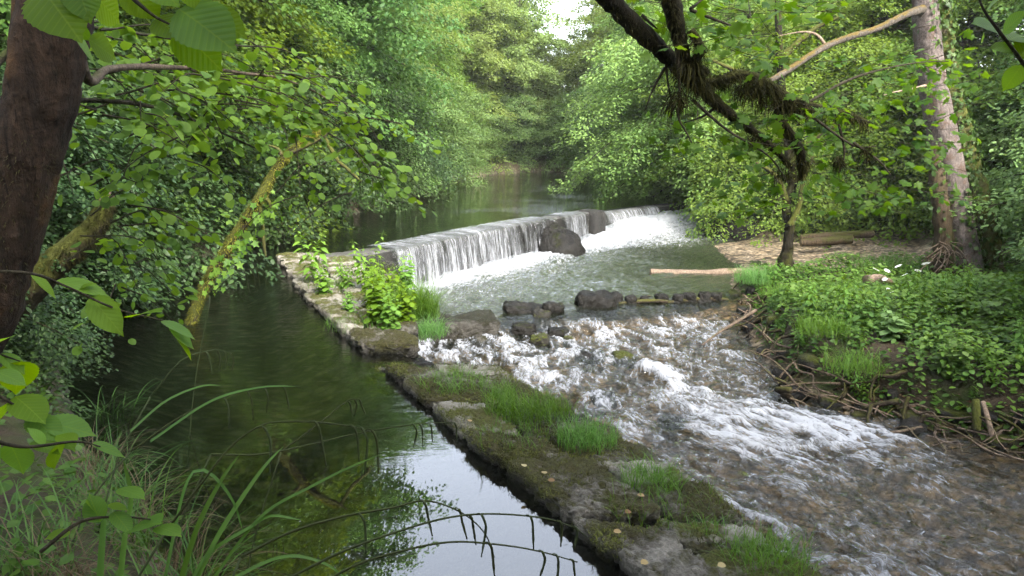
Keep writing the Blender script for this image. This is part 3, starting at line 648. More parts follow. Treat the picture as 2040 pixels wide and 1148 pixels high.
# near section: courses of broken blocks, two or three across
y = 1.; k = 300
while y < 8.2:
    s_ = R.uniform(.42, .95); e_ = min(8.32, y + s_); f_ = R.uniform(.36, .62); sk = R.uniform(-.22, .05); drop = .12 * sst(7.3, 8.3, y)
    tp1 = R.uniform(.1, .19) - drop
    slab(wb, y + .02, e_ - .04, -.04 + R.uniform(-.02, .02), f_ - .03, tp1, R.uniform(.22, .32), k, 'coping_moss' if R.random() < .8 or y < 5 else 'coping', 36, 6, .1, sk)
    if R.random() < .45:
        m2 = y + s_ * R.uniform(.4, .6); slab(wb, y + sk * .5, m2 - .02, f_ + .015, .99, tp1 - R.uniform(.0, .07), .3, k + 1, 'coping_moss', 36, 5, .13, sk * .6); slab(wb, m2 + sk * .5, e_, f_ + .015, 1., tp1 - R.uniform(.02, .1), .3, k + 2, 'coping' if R.random() < .45 else 'coping_moss', 36, 5, .13, sk * .6)
    else: slab(wb, y + sk * .5, e_ - .02, f_ + .03, .99, tp1 - R.uniform(-.02, .09), .32, k + 1, 'coping_moss' if R.random() < .7 else 'coping', 36, 5, .13, sk * .7)
    y += s_; k += 3
for par, n, L_ in ((wb, 42000, .034), (wa, 5000, .025)):
    V = np.concatenate(TOPV[par.name]); fb = fbm(V * (2.2, 2.2, 2.2), 4, 88) + .35 * fbm(V * 11, 2, 89)
    V = V[fb > (.02 if par is wb else .12)]; c = V[R.integers(0, len(V), n)] + R.normal(0, .016, (n, 3)) * (1, 1, .15)
    mb = MB(); blades(mb, c - (0, 0, .008), R.uniform(0, 6.28, n), L_ * R.uniform(.4, 1.3, n), .007, R.uniform(.1, 1.2, n), R.uniform(.2, 1.2, n), 3, np.clip(.5 + 1.2 * fbm(c * 3, 3, 90) + R.normal(0, .2, n), 0, 1), fold=0)
    o = mb.build('moss', M['wallmoss'], par); o['kind'] = 'stuff'
shift(wa); shift(wb)

# ------------------------------------------------------------------ trees
def tree_meshes(seed, H, r0, base, RR, nl, step, lpt, T, lsize, bark, leafm, lean=(0, 0), up=.75, droop=.35, stems=1, low=.75):
    g = np.random.default_rng(seed); mt = MB(); mc = MB()
    for st in range(stems):
        sa = 6.28 * st / stems + g.uniform(0, 6); so = .0 if stems == 1 else .25
        tz_ = np.linspace(-.5, H, 9); wob = g.normal(0, .035 * H / 8, (9, 2)); wob[:2] *= .2
        spread = so + (0 if stems == 1 else .16) * np.clip(tz_, 0, None)
        tp = np.column_stack([lean[0] * (tz_ / H).clip(0) ** 1.4 * H + np.cumsum(wob[:, 0]) + spread * math.cos(sa), lean[1] * (tz_ / H).clip(0) ** 1.4 * H + np.cumsum(wob[:, 1]) + spread * math.sin(sa), tz_])
        tp = cr(tp, 5); tr = r0 * (1 - .93 * ((tp[:, 2]).clip(0) / H)) + r0 * .5 * np.exp(-(tp[:, 2] + .5) / .5)
        tube(mt, tp, tr, 12, .22, seed + st, ns=3, flute=.08)
        n = nl // stems
        for i in range(n):
            f = (i + g.uniform(.2, .8)) / n; z = base + (H * .97 - base) * f ** .92
            az = 2.399 * i + g.uniform(-.5, .5) + sa
            env = (low + (1 - low) * min(1, f / .25)) * (1 - max(0, (f - .4) / .6) ** 2. * .72)
            L = RR * env * g.uniform(.7, 1.12)
            k = np.argmin(abs(tp[:, 2] - z)); p0 = tp[k]
            el = -.08 + up * f + g.uniform(-.12, .18)
            tt = np.linspace(0, 1, 7); h = L * tt * math.cos(el); vz = L * (tt * math.sin(el) - droop * tt ** 2.2)
            a2 = az + g.uniform(-.35, .35) * tt
            lp = p0 + np.column_stack([h * np.cos(a2), h * np.sin(a2), vz]); lr = np.interp(tt, [0, 1], [max(.02, tr[k] * .42), .008])
            tube(mt, lp, lr, 5, cap=False)
            cl = g.uniform(-.18, .18)
            nt_ = max(3, int(L / step)); 
            for j in range(nt_ + 1):
                s = .22 + .78 * (j + g.uniform(0, .7)) / (nt_ + .7); s = min(s, 1.)
                b = np.array([np.interp(s, tt, lp[:, c]) for c in range(3)])
                if j == nt_: ta = az
                else: ta = az + (1 if j % 2 else -1) * g.uniform(.6, 1.25)
                tl = (.32 * L * (1.15 - .6 * s) + .35) * g.uniform(.7, 1.2)
                te = el * .4 - .1 + g.uniform(-.35, .3)
                td = np.array((math.cos(ta) * math.cos(te), math.sin(ta) * math.cos(te), math.sin(te)))
                m_ = max(6, int(lpt * tl * g.uniform(.6, 1.25)))
                q = g.random(m_); sd = np.where(g.random(m_) < .5, 1, -1.)
                si = np.array((-math.sin(ta), math.cos(ta), 0))
                lat = sd * (g.random(m_) ** 1.2) * tl * .42 * (1 - .5 * q)
                pos = b + td * (q * tl)[:, None] + si * lat[:, None]; pos[:, 2] -= .18 * tl * q ** 2 + .25 * abs(lat) + g.normal(0, .06 + .07 * tl, m_)
                d = td * .7 + si * (sd * .8)[:, None] + g.normal(0, .35, (m_, 3)); d[:, 2] -= .35
                nn = np.array((0, 0, 1.)) + g.normal(0, .38, (m_, 3)) + .25 * np.array((math.cos(az), math.sin(az), 0))
                leaves(mc, T, pos, d, nn, lsize * g.uniform(.6, 1.15, m_), np.clip(.5 + cl + g.uniform(-.15, .15) + g.normal(0, .2, m_), 0, 1))
    return mt.mesh('trunk', M[bark]), mc.mesh('crown', M[leafm])
PROTO = {}
def proto(key, *a, **k): PROTO[key] = tree_meshes(*a, **k)
proto('big', 1, 15, .32, .8, 6.2, 90, .42, 74, LEAF6, .17, 'bark_tree', 'leaf_dark', up=.95)
proto('broad', 2, 13, .27, .6, 5.6, 84, .42, 74, LEAF6, .165, 'bark_tree', 'leaf_mid', droop=.5, stems=2, up=.9)
proto('pale', 3, 14, .24, .6, 5.2, 80, .42, 72, LEAF6, .165, 'bark_tree', 'leaf_pale', droop=.45, stems=2, up=.9)
proto('tall', 4, 21, .36, 1.5, 6.8, 90, .55, 52, LEAF6, .26, 'bark_tree', 'leaf_mid', up=.95)
proto('slope', 5, 12, .2, .2, 4.6, 70, .42, 66, LEAF6, .16, 'bark_tree', 'leaf_dark', low=1., droop=.5)
proto('sunny', 14, 13, .24, .5, 5.4, 84, .42, 66, LEAF6, .18, 'bark_tree', 'leaf_sun', droop=.5, stems=2, up=.9)
proto('hang', 15, 9.5, .18, .3, 5., 80, .4, 70, LEAF6, .14, 'bark_tree', 'leaf_pale', droop=.6, stems=2, up=.8, low=1.)
proto('bush', 6, 3.6, .06, .1, 2.2, 54, .3, 120, LEAF6, .1, 'twig', 'leaf_shrub', stems=3, droop=.3, low=1.)
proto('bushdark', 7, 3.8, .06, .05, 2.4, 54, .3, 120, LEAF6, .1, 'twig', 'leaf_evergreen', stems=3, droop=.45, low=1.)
def plant_tree(key, x, y, label, cat='tree', group=None, s=1., rz=None, z=None, name=None, lean=0., leanaz=0., sz=None):
    tm, cm = PROTO[key]
    o = thing(name or ('shrub' if 'bush' in key else 'broadleaf_tree'), label, cat, (x, y, (tz(x, y) if z is None else z) - .05), group=group)
    link('trunk', tm, o); link('crown', cm, o)
    o.scale = (s, s, s * (sz or 1.))
    rz = random.uniform(0, 6.28) if rz is None else rz
    from mathutils import Matrix, Euler
    if lean:
        q = Matrix.Rotation(leanaz, 3, 'Z') @ Matrix.Rotation(lean, 3, 'Y') @ Matrix.Rotation(-leanaz, 3, 'Z') @ Matrix.Rotation(rz, 3, 'Z')
        o.rotation_euler = q.to_euler()
    else: o.rotation_euler = (0, 0, rz)
    return o
GL, GR, GF = 'trees along the left bank of the pool', 'trees along the right bank', 'far trees at the head of the pool'
TL = [('big', -9.2, 27.5, 'large dark green tree leaning over the pool behind the weir', GL, 1.0, .12, 0),
      ('broad', -9.4, 20.5, 'bushy mid green tree behind the left end of the weir', GL, .95, .1, 0),
      ('big', -9.6, 34.5, 'dark layered tree just upstream of the largest leaning tree', GL, .95, .1, 0),
      ('sunny', -7.6, 40.5, 'pale drooping tree where the left bank bends', GL, .85, .08, 0),
      ('broad', -8., 47.5, 'soft green tree on the far left bank of the pool', GL, 1.05, .08, 0),
      ('sunny', -5.2, 56, 'pale tree left of the far end of the pool', GF, 1.1, 0, 0),
      ('tall', -9.5, 62, 'tall tree rising behind the far left bank', GF, .95, 0, 0),
      ('sunny', -1.4, 60, 'slender pale tree left of the sky gap', GF, 1.05, 0, 0),
      ('tall', -2., 70, 'tallest tree standing behind the head of the pool', GF, 1.0, 0, 0),
      ('sunny', 9.6, 60, 'green tree to the right of the sky gap', GF, 1.05, 0, 0),
      ('sunny', 11.2, 51, 'light green tree bending over the far right bank', GR, 1., .1, PI),
      ('tall', 14.5, 66, 'tall tree filling the skyline right of the sky gap', GF, .95, 0, 0),
      ('broad', 10.6, 43, 'mid green tree overhanging the pool from the right', GR, 1.0, .12, PI),
      ('hang', 8.6, 30.8, 'pale tree drooping over the right end of the weir', GR, 1., .12, PI),
      ('hang', 10.2, 27.6, 'pale low tree whose sprays hang in front of the distant cascade', GR, .85, .1, PI),
      ('hang', 8.4, 35.5, 'bright drooping tree where the weir meets the right bank', GR, 1., .15, PI),
      ('pale', 10.4, 36.5, 'bright layered tree whose sprays hang to the weir end', GR, .95, .12, PI),
      ('pale', 12.2, 31.5, 'pale green tree drooping over the distant cascade', GR, .92, .1, PI),
      ('broad', 14.6, 27.5, 'bushy tree behind the two cut logs', GR, .9, .05, PI),
      ('slope', 17., 23, 'dark undergrowth tree behind the grey trunk', GR, .9, 0, 0),
      ('slope', 15.5, 17.5, 'leafy tree right of the big grey trunk', GR, .8, 0, 0),
      ('broad', 19, 29.5, 'tall bushy tree deep in the right bank wood', GR, 1.1, 0, 0),
      ('broad', 18, 37, 'green tree behind the bright layered tree', GR, 1.15, 0, 0),
      ('big', 16.6, 45, 'dark tree deep behind the right bank', GR, 1.1, 0, 0),
      ('slope', 20, 18.5, 'dark tree at the right edge of the wood', GR, 1., 0, 0),
      ('big', -10.2, 14.2, 'dark spreading tree shading the side channel', GL, .85, .1, 0),
      ('slope', -12.6, 9.5, 'dark leafy tree at the left edge behind the mossy stump', GL, .9, 0, 0),
      ('big', -14.5, 23.5, 'dark tree in the second row on the left bank', GL, 1.15, 0, 0),
      ('broad', -15, 31.5, 'green tree in the second row beyond the dark one', GL, 1.2, 0, 0),
      ('big', -14, 41, 'tall dark tree high behind the drooping pale one', GL, 1.15, 0, 0),
      ('tall', -16, 52, 'tall tree far back in the left wood', GL, .9, 0, 0),
      ('slope', -16, 16, 'dense dark tree deep in the left wood', GL, 1.2, 0, 0),
      ('tall', 21, 53, 'tall tree far back in the right wood', GR, .9, 0, 0),
      ('sunny', 5., 75, 'low sunlit tree below the sky gap', GF, .8, 0, 0),
      ('tall', 11, 80, 'tall sunlit tree behind the right of the sky gap', GF, .8, 0, 0),
      ('slope', -7.6, 32.5, 'dark tree whose lowest sprays touch the pool on the left', GL, .85, .12, 0),
      ('broad', -6.6, 52, 'low green tree on the far left water edge', GL, .8, .08, 0),
      ('slope', -8., 24, 'dark low branched tree just behind the left shore shrubs', GL, .7, .1, 0),
      ('sunny', 2.2, 63, 'small green tree at the very head of the pool', GF, .72, 0, 0),
      ('sunny', 6., 62.5, 'small pale tree under the sky gap', GF, .66, 0, 0),
      ('sunny', -5., 65, 'round green tree filling the wood behind the pool head', GF, 1.15, 0, 0),
      ('sunny', 13.5, 57, 'round green tree behind the far right bank', GR, 1.1, 0, 0),
      ('slope', 9.2, 47, 'low branched tree hanging over the right water edge', GR, .85, .1, PI),
      ('slope', 8.8, 39.5, 'low branched tree above the right end of the pool', GR, .8, .12, PI),
      ('tall', -12, 72, 'tall tree behind the far left trees', GF, 1., 0, 0),
      ('tall', 18, 74, 'tall tree at the far right skyline', GF, 1., 0, 0),
      ('broad', 23, 24, 'bushy tree at the back of the right wood', GR, 1.2, 0, 0),
      ('slope', 13.4, 29.5, 'dark tree between the cascade and the logs', GR, .8, 0, 0),
      ('slope', 18.4, 13.5, 'dark leafy tree beyond the right hand shrubs', GR, .9, 0, 0),
      ('slope', -10.5, 18, 'low dark tree over the left corner of the channel', GL, .8, .1, 0),
      ('slope', -8.6, 6.2, 'dark low tree at the left edge behind the leaning trunk', GL, .7, 0, 0),
      ('broad', -18, 12, 'bushy tree high on the left slope', GL, 1., 0, 0),
      ('broad', 3.4, -8, 'unseen tree added behind the photographer on the right to shade the foreground', 'unseen shade trees added behind the viewpoint', 1.05, 0, 0),  # four unseen trees from here, put in to shade the near scene
      ('slope', 5.2, -3.4, 'smaller unseen tree added close behind the viewpoint to shade the wall', 'unseen shade trees added behind the viewpoint', 1., 0, 0),
      ('big', -4.6, -7, 'unseen tree added behind the photographer on the left to shade the foreground', 'unseen shade trees added behind the viewpoint', 1., 0, 0),
      ('broad', 11.5, -4, 'unseen tree added on the right bank beside the viewpoint for shade', 'unseen shade trees added behind the viewpoint', 1.05, 0, 0),
      ('tall', -10, 82, 'tall distant tree in the last row on the left', GF, 1., 0, 0)]
for key, x, y, lb, g_, s, ln, la in TL: plant_tree(key, x, y, lb, 'tree', g_, s, lean=ln, leanaz=la)
GB = 'shrubs at the water edge'
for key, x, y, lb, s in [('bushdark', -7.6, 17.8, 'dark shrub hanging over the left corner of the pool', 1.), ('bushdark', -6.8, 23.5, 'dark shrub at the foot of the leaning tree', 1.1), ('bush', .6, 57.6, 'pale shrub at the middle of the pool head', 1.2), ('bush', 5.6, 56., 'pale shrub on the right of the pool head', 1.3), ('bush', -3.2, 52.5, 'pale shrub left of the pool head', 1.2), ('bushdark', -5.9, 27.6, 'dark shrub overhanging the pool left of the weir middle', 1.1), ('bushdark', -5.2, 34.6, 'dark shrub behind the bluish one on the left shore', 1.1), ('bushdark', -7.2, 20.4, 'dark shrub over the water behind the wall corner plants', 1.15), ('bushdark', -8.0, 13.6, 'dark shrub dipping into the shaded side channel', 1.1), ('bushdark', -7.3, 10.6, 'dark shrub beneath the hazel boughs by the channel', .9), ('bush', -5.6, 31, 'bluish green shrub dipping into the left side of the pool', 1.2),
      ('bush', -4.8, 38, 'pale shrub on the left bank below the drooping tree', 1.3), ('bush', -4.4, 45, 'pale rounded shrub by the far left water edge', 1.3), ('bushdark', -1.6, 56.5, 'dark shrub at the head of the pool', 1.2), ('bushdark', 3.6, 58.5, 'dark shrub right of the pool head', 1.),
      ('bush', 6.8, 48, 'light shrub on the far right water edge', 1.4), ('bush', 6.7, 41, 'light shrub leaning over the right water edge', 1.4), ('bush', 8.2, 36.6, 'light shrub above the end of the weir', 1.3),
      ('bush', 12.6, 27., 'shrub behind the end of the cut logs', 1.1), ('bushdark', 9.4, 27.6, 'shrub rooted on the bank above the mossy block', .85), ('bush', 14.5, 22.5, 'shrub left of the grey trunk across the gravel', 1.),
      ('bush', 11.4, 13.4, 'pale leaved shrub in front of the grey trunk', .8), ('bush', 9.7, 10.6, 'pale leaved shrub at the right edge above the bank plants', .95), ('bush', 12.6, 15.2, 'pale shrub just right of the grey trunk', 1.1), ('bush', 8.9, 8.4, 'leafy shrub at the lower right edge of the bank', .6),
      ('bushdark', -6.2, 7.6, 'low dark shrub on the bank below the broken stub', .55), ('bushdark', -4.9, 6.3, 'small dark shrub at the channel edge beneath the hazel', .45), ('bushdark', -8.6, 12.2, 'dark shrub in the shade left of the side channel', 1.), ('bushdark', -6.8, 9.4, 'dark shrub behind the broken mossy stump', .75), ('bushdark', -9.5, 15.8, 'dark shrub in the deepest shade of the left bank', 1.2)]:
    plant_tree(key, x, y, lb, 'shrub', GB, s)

# mossy slim tree on the right bank
def mossfuzz(mb, P, rad, n, L, hang=.6, W=.006, seed=0, under=False):
    g = np.random.default_rng(seed + 99); P = np.asarray(P); k = g.integers(0, len(P) - 1, n); f = g.random(n)[:, None]
    c = P[k] * (1 - f) + P[k + 1] * f; T = nrmz(P[k + 1] - P[k]); r = np.interp(k + f[:, 0], np.arange(len(P)), np.broadcast_to(rad, (len(P),)))
    d = g.normal(0, 1, (n, 3)); d -= T * (d * T).sum(1, keepdims=True); d = nrmz(d)
    if under: d[:, 2] = -abs(d[:, 2])
    c = c + d * r[:, None] * .9
    th0 = np.arccos(np.clip(d[:, 2], -1, 1)); 
    ll = L * g.uniform(.3, 1.2, n) * (.4 + .9 * (fbm(c * 3.5, 2, seed) * .5 + .5) * 1.4)
    blades(mb, c, np.arctan2(d[:, 1], d[:, 0]), ll, W, th0, (PI - th0) * hang, 4, np.clip(g.normal(.5, .3, n), 0, 1), fold=0, taper=2)
def px(P, Y=None): return np.array([ray(a[0], a[1], Y if Y is not None else a[2]) for a in P])
def woody(parent, name, pts, rads, bark, sides=10, rough=.15, seed=0, n=8, ns=5., flute=0.):
    P = cr(pts, n); r = np.interp(np.linspace(0, 1, len(P)), np.linspace(0, 1, len(rads)), rads)
    mb = MB(); tube(mb, P, r, sides, rough, seed, ns=ns, flute=flute); mb.build(name, M[bark], parent); return P, r

t_ = thing('mossy_tree', 'slim moss covered tree on the right bank beside the floating log', 'tree')
P, r = woody(t_, 'trunk', px([(1563, 540), (1568, 500), (1573, 455), (1566, 410), (1580, 360), (1570, 290), (1560, 200), (1552, 90), (1548, -60)], 18.6), [.19, .14, .12, .11, .11, .1, .09, .08, .06], 'bark_bough', 12, .3, 3)
for pts in ([(1573, 450), (1592, 410), (1600, 360), (1620, 310)], [(1566, 400), (1545, 350), (1500, 320)], [(1575, 330), (1630, 270), (1690, 240)], [(1562, 210), (1480, 150), (1420, 120)], [(1552, 120), (1620, 60), (1680, 30)]):
    woody(t_, 'limb', px(pts, 18.6 - R.uniform(0, .5)), [.09, .06, .03], 'bark_moss', 8, .3, 5)
mb = MB(); mossfuzz(mb, P, r, 900, .12, .7, .012, 4); mb.build('moss', M['mossfuzz'], t_)
mb = MB()
for k in range(84):
    a = ray(R.uniform(1430, 1740), R.uniform(40, 450), 18.3 + R.uniform(-1, .6)); n = 46
    az = R.uniform(0, 6.28); q = R.random(n); td = np.array((math.cos(az), math.sin(az), -.15)); si = np.array((-math.sin(az), math.cos(az), 0)); l_ = R.normal(0, .28, n)
    pos = a + td * (q * 1.1)[:, None] + si * l_[:, None]; pos[:, 2] += R.normal(0, .07, n) - .3 * abs(l_)
    leaves(mb, LEAF6, pos, td + si * np.sign(l_)[:, None] * .9 + R.normal(0, .3, (n, 3)), np.array((0, 0, 1)) + R.normal(0, .35, (n, 3)), .085 * R.uniform(.6, 1.2, n), np.clip(R.normal(.5, .25, n), 0, 1))
mb.build('crown', M['leaf_mid'], t_)

# big grey trunk
t_ = thing('grey_barked_tree', 'thick pale grey trunk on the right bank with ivy climbing its dark side', 'tree')
P, r = woody(t_, 'trunk', px([(1920, 590), (1912, 500), (1902, 420), (1890, 345), (1874, 260), (1857, 170), (1846, 80), (1841, 0), (1838, -120), (1836, -400)], 16.3), [.46, .36, .31, .295, .28, .27, .26, .245, .23, .21], 'bark_grey', 28, .07, 2, ns=3, flute=.05)
P2, r2 = woody(t_, 'second_stem', px([(1972, 600), (1955, 500), (1940, 400), (1922, 330), (1905, 250), (1885, 150), (1875, 40), (1868, -80)], 16.75), [.42, .34, .31, .28, .25, .22, .2, .18], 'bark_moss', 18, .2, 6, flute=.08)
P3, r3 = woody(t_, 'brown_stem', px([(1872, 590), (1880, 510), (1876, 430), (1866, 350), (1862, 290)], 16.0), [.3, .22, .18, .15, .07], 'bark_brown', 14, .25, 8)
woody(t_, 'limb', px([(1842, 18, 16.2), (1808, 28, 15.6), (1752, 55, 14.8), (1700, 72, 14.2), (1655, 88, 13.7), (1612, 112, 13.2), (1570, 140, 12.8), (1532, 162, 12.4)]), [.1, .07, .058, .058, .056, .054, .05, .04], 'bark_lichen', 12, .13, 4)
woody(t_, 'limb', px([(1645, 92, 13.6), (1630, 72, 13.6), (1608, 64, 13.6), (1580, 66, 13.6), (1550, 72, 13.5)]), [.03, .024, .018, .01, .004], 'deadwood', 6, .05, 1)
woody(t_, 'limb', px([(1845, 170, 16.1), (1815, 178, 15.7), (1785, 183, 15.4), (1760, 190, 15.2)]), [.03, .022, .014, .006], 'deadwood', 6, .05, 1)
mb = MB()
for PP, rr, n, lo_ in ((P2, r2, 1500, 0), (P, r, 420, .68), (P3, r3, 120, 0)):
    k = R.integers(int(lo_ * len(PP)) if PP is P else 0, len(PP) - 1, n); d = nrmz(R.normal(0, 1, (n, 3)) * (1, 1, .15)); d[:, 1] = -abs(d[:, 1])
    if PP is P:
        k = np.where(R.random(n) < .55, R.integers(0, int(len(PP) * .3), n), k); d[:, 0] = np.where(R.random(n) < .75, abs(d[:, 0]), d[:, 0])
    pos = PP[k] + d * (rr[k] * 1.05 + R.uniform(.0, .09, n))[:, None] + np.array((0, 0, 1)) * R.uniform(-.3, .3, n)[:, None]
    leaves(mb, IVY, pos, np.array((0, 0, -1.)) + R.normal(0, .5, (n, 3)), d + (0, 0, .5), .09 * R.uniform(.6, 1.3, n), R.random(n))
mb.build('ivy', M['leaf_ivy'], t_)
mb = MB()
for k in range(26): 
    a = ray(R.uniform(1865, 1900), R.uniform(470, 520), 15.7); b = a + (R.uniform(-.5, .4), R.uniform(-.3, .1), R.uniform(-.5, -.1)); tube(mb, cr([a, (a + b) / 2 + (0, -.08, .05), b], 4), .012, 5)
mb.build('dead_creeper', M['stick'], t_)

# ------------------------------------------------------------------ mossy overhanging bough (upper right)
t_ = thing('overhanging_mossy_tree', 'dark mossy boughs with hanging moss and maple leaves reaching in from above', 'tree')
D = 5.6
woody(t_, 'trunk', [(1.9, -2.6, -.2), (1.8, -2.4, 1.5), (1.6, -1.6, 3.4), (1.3, -.2, 4.9), (1.0, 2.2, 5.4), ray(1110, -130, 4.6)], [.26, .22, .2, .17, .14, .1], 'bark_moss', 12, .2, 3)
BO = []
def bough(pts, rads, seed, moss=True, nm='limb', fl=.06):
    P, r = woody(t_, nm, px(pts), rads, 'bark_bough' if moss else 'twig', 10, .28, seed, ns=9); BO.append((P, r)); return P, r
bA = bough([(1110, -130, 4.6), (1165, -60, 4.9), (1225, 10, 5.2), (1280, 65, 5.4), (1330, 112, 5.6), (1372, 152, 5.7), (1415, 195, 5.8), (1460, 232, 5.9), (1510, 268, 6.), (1550, 305, 6.05), (1572, 330, 6.1)], [.075, .07, .066, .062, .058, .06, .045, .036, .03, .025, .018], 1)
bB = bough([(1110, -130, 4.6), (1230, -110, 4.9), (1318, -40, 5.2), (1340, 15, 5.3), (1352, 70, 5.4), (1362, 110, 5.45), (1385, 150, 5.5), (1405, 175, 5.5)], [.07, .07, .062, .06, .055, .045, .03, .014], 2)
bC = bough([(1398, 165, 5.75), (1435, 160, 5.8), (1470, 148, 5.85), (1510, 156, 5.9), (1545, 180, 6.), (1585, 206, 6.1), (1620, 212, 6.1), (1660, 222, 6.2), (1700, 232, 6.2), (1732, 246, 6.2)], [.025, .03, .035, .034, .04, .038, .032, .03, .026, .014], 3)
bD = bough([(1545, 190, 6.), (1552, 235, 6.05), (1575, 270, 6.1), (1592, 300, 6.1), (1597, 335, 6.1), (1592, 360, 6.1)], [.02, .028, .04, .04, .032, .012], 4)
bE = bough([(1375, 60, 5.4), (1395, 95, 5.4), (1385, 130, 5.45), (1410, 145, 5.5)], [.03, .028, .03, .02], 5)
for pts in ([(1350, 100, 5.4), (1352, 150, 5.4), (1355, 200, 5.38), (1352, 235, 5.36), (1368, 265, 5.36), (1378, 285, 5.36)], [(1326, 110, 5.6), (1330, 160, 5.6), (1338, 205, 5.6)], [(1600, 210, 6.1), (1690, 160, 6.3), (1760, 138, 6.5), (1830, 125, 6.7), (1890, 122, 6.8)],
            [(1380, 200, 5.6), (1450, 260, 5.7), (1530, 310, 5.8), (1570, 365, 5.9)], [(1430, 210, 5.8), (1400, 232, 5.9), (1362, 245, 6.)], [(1376, 20, 5.4), (1440, 45, 5.5), (1490, 62, 5.6)], [(1376, 18, 5.4), (1405, -6, 5.5)], [(1665, 225, 6.2), (1682, 300, 6.2), (1672, 345, 6.2)],
            [(1620, 235, 6.1), (1700, 290, 6.2), (1745, 292, 6.2)], [(1520, 160, 5.9), (1514, 200, 5.9), (1518, 228, 5.9)], [(1700, 285, 6.2), (1750, 320, 6.2), (1775, 350, 6.2)], [(1325, 135, 5.6), (1300, 180, 5.6), (1285, 220, 5.6)], [(1278, 30, 5.4), (1300, 50, 5.4), (1310, 58, 5.4)]):
    bough(pts, [.012, .008, .004], 7, False, 'twig')
mb = MB()
for i, (P, r) in enumerate((bA, bB, bC, bD, bE)):
    mossfuzz(mb, P, r * 1.05, int(1100 * len(P) / 60) + 500, .035, .6, .004, i)
    mossfuzz(mb, P, r, [300, 700, 900, 400, 400][i], .11, .98, .004, 20 + i, True)
for c, w, L, n, Y in (((1505, 170), 34, .2, 900, 5.9), ((1440, 155), 22, .12, 320, 5.8), ((1565, 205), 30, .16, 600, 6.05), ((1355, 190), 7, .25, 260, 5.4), ((1376, 130), 14, .3, 420, 5.45), ((1672, 318), 10, .15, 300, 6.2), ((1728, 300), 10, .12, 220, 6.2), ((1600, 320), 12, .15, 300, 6.1), ((1560, 345), 18, .1, 260, 5.95), ((1340, 200), 4, .25, 120, 5.6), ((1390, 160), 16, .2, 300, 5.5), ((1500, 275), 12, .12, 200, 6.), ((1518, 205), 10, .1, 160, 5.9)):
    pos = np.array([ray(c[0] + R.normal(0, w / 1.8), c[1] + R.normal(0, 7) + R.uniform(0, 6), Y + R.normal(0, .05)) for _ in range(n)])
    blades(mb, pos, R.uniform(0, 6.28, n), L * R.uniform(.3, 1.1, n), .006, R.uniform(1.2, 2.2, n), R.uniform(.6, 1.6, n), 4, np.clip(R.normal(.35, .3, n), 0, 1), fold=0, taper=2)
mb.build('hanging_moss', M['mossfuzz'], t_)
mb = MB(); mt_ = MB()
def mapleleaves(spots, sz, mb):
    for (x0, y0, x1, y1, Y0, Y1, n) in spots:
        k = 0
        while k < n:
            a = ray(R.uniform(x0, x1), R.uniform(y0, y1), R.uniform(Y0, Y1)); m_ = int(R.integers(3, 8)); az = R.uniform(0, 6.28)
            td = np.array((math.cos(az), math.sin(az) * .6, R.uniform(-.3, .1)))
            q = np.linspace(0, .34, m_)[:, None]; pos = a + td * q + R.normal(0, .035, (m_, 3))
            tube(mb, cr([a - td * .12 + (0, 0, .04), a + td * .1, a + td * .34], 3), .0022, 4, cap=False, mi=1)
            d = td * .5 + R.normal(0, .6, (m_, 3)); d[:, 2] -= .35
            nn = np.array((0, -.25, 1.)) + R.normal(0, .35, (m_, 3))
            leaves(mb, MAPLE, pos, d, nn, sz * R.uniform(.55, 1.15, m_), np.clip(R.normal(.5, .25, m_), 0, 1)); k += m_
mapleleaves([(1440, 200, 1680, 310, 5.6, 6.4, 130), (1600, 110, 1920, 260, 6, 8, 190), (1620, 250, 1880, 400, 6, 7.6, 150), (1390, 20, 1560, 130, 5.2, 6.4, 120), (1480, 300, 1640, 420, 6, 7, 90), (1780, 60, 1960, 190, 6.5, 7.5, 70), (1640, 370, 1820, 430, 6.2, 7.2, 50), (1330, 180, 1450, 300, 5.6, 6.6, 60), (1250, -60, 1700, 30, 5, 7, 200)], .085, mb)
mb.build('leaves', [M['leaf_maple'], M['twig']], t_)

# close leaves entering at the top right corner
t_ = thing('leafy_twig', 'large dark green leaves on a twig in the top right corner', 'branch')
woody(t_, 'twig', px([(2080, 190, 1.9), (2030, 115, 1.85), (1990, 62, 1.8), (1960, 20, 1.8), (1945, -20, 1.8)]), [.005, .004, .003, .002], 'twig', 6)
woody(t_, 'twig', px([(2080, 190, 1.9), (2200, 260, 1.95), (2500, 320, 2.1), (3000, 500, 2.6), (3300, 900, 2.8)]), [.005, .007, .012, .018, .022], 'twig', 6)
def exleaves(parent, lst, T, mat, Y, up=.7, nm='leaf', lift=.0):
    for b, tp, w in lst:
        mb = MB(); yb, yt = (Y, Y + R.uniform(-.06, .06)) if np.isscalar(Y) else Y
        A, B = ray(b[0], b[1], yb), ray(tp[0], tp[1], yt); d = B - A; L = np.linalg.norm(d)
        n = nrmz(np.array((0, -1., .35)) * (1 - up) + np.array((0, 0, 1.)) * up + R.normal(0, .12, 3))
        leaves(mb, T, A[None], d[None], n[None], L, R.uniform(.2, .8), wid=[w]); mb.build(nm, M[mat], parent)
exleaves(t_, [((1992, 62), (1945, 38), 1.), ((1998, 66), (2040, 20), 1.), ((2020, 100), (1975, 90), .9), ((2030, 116), (2070, 70), 1.), ((2035, 130), (2000, 182), .9), ((1965, 20), (2000, -20), 1.), ((2050, 140), (2085, 120), 1.), ((2010, 80), (2045, 62), 1.)], HAZELBIG, 'leaf_near', 1.85, .35)

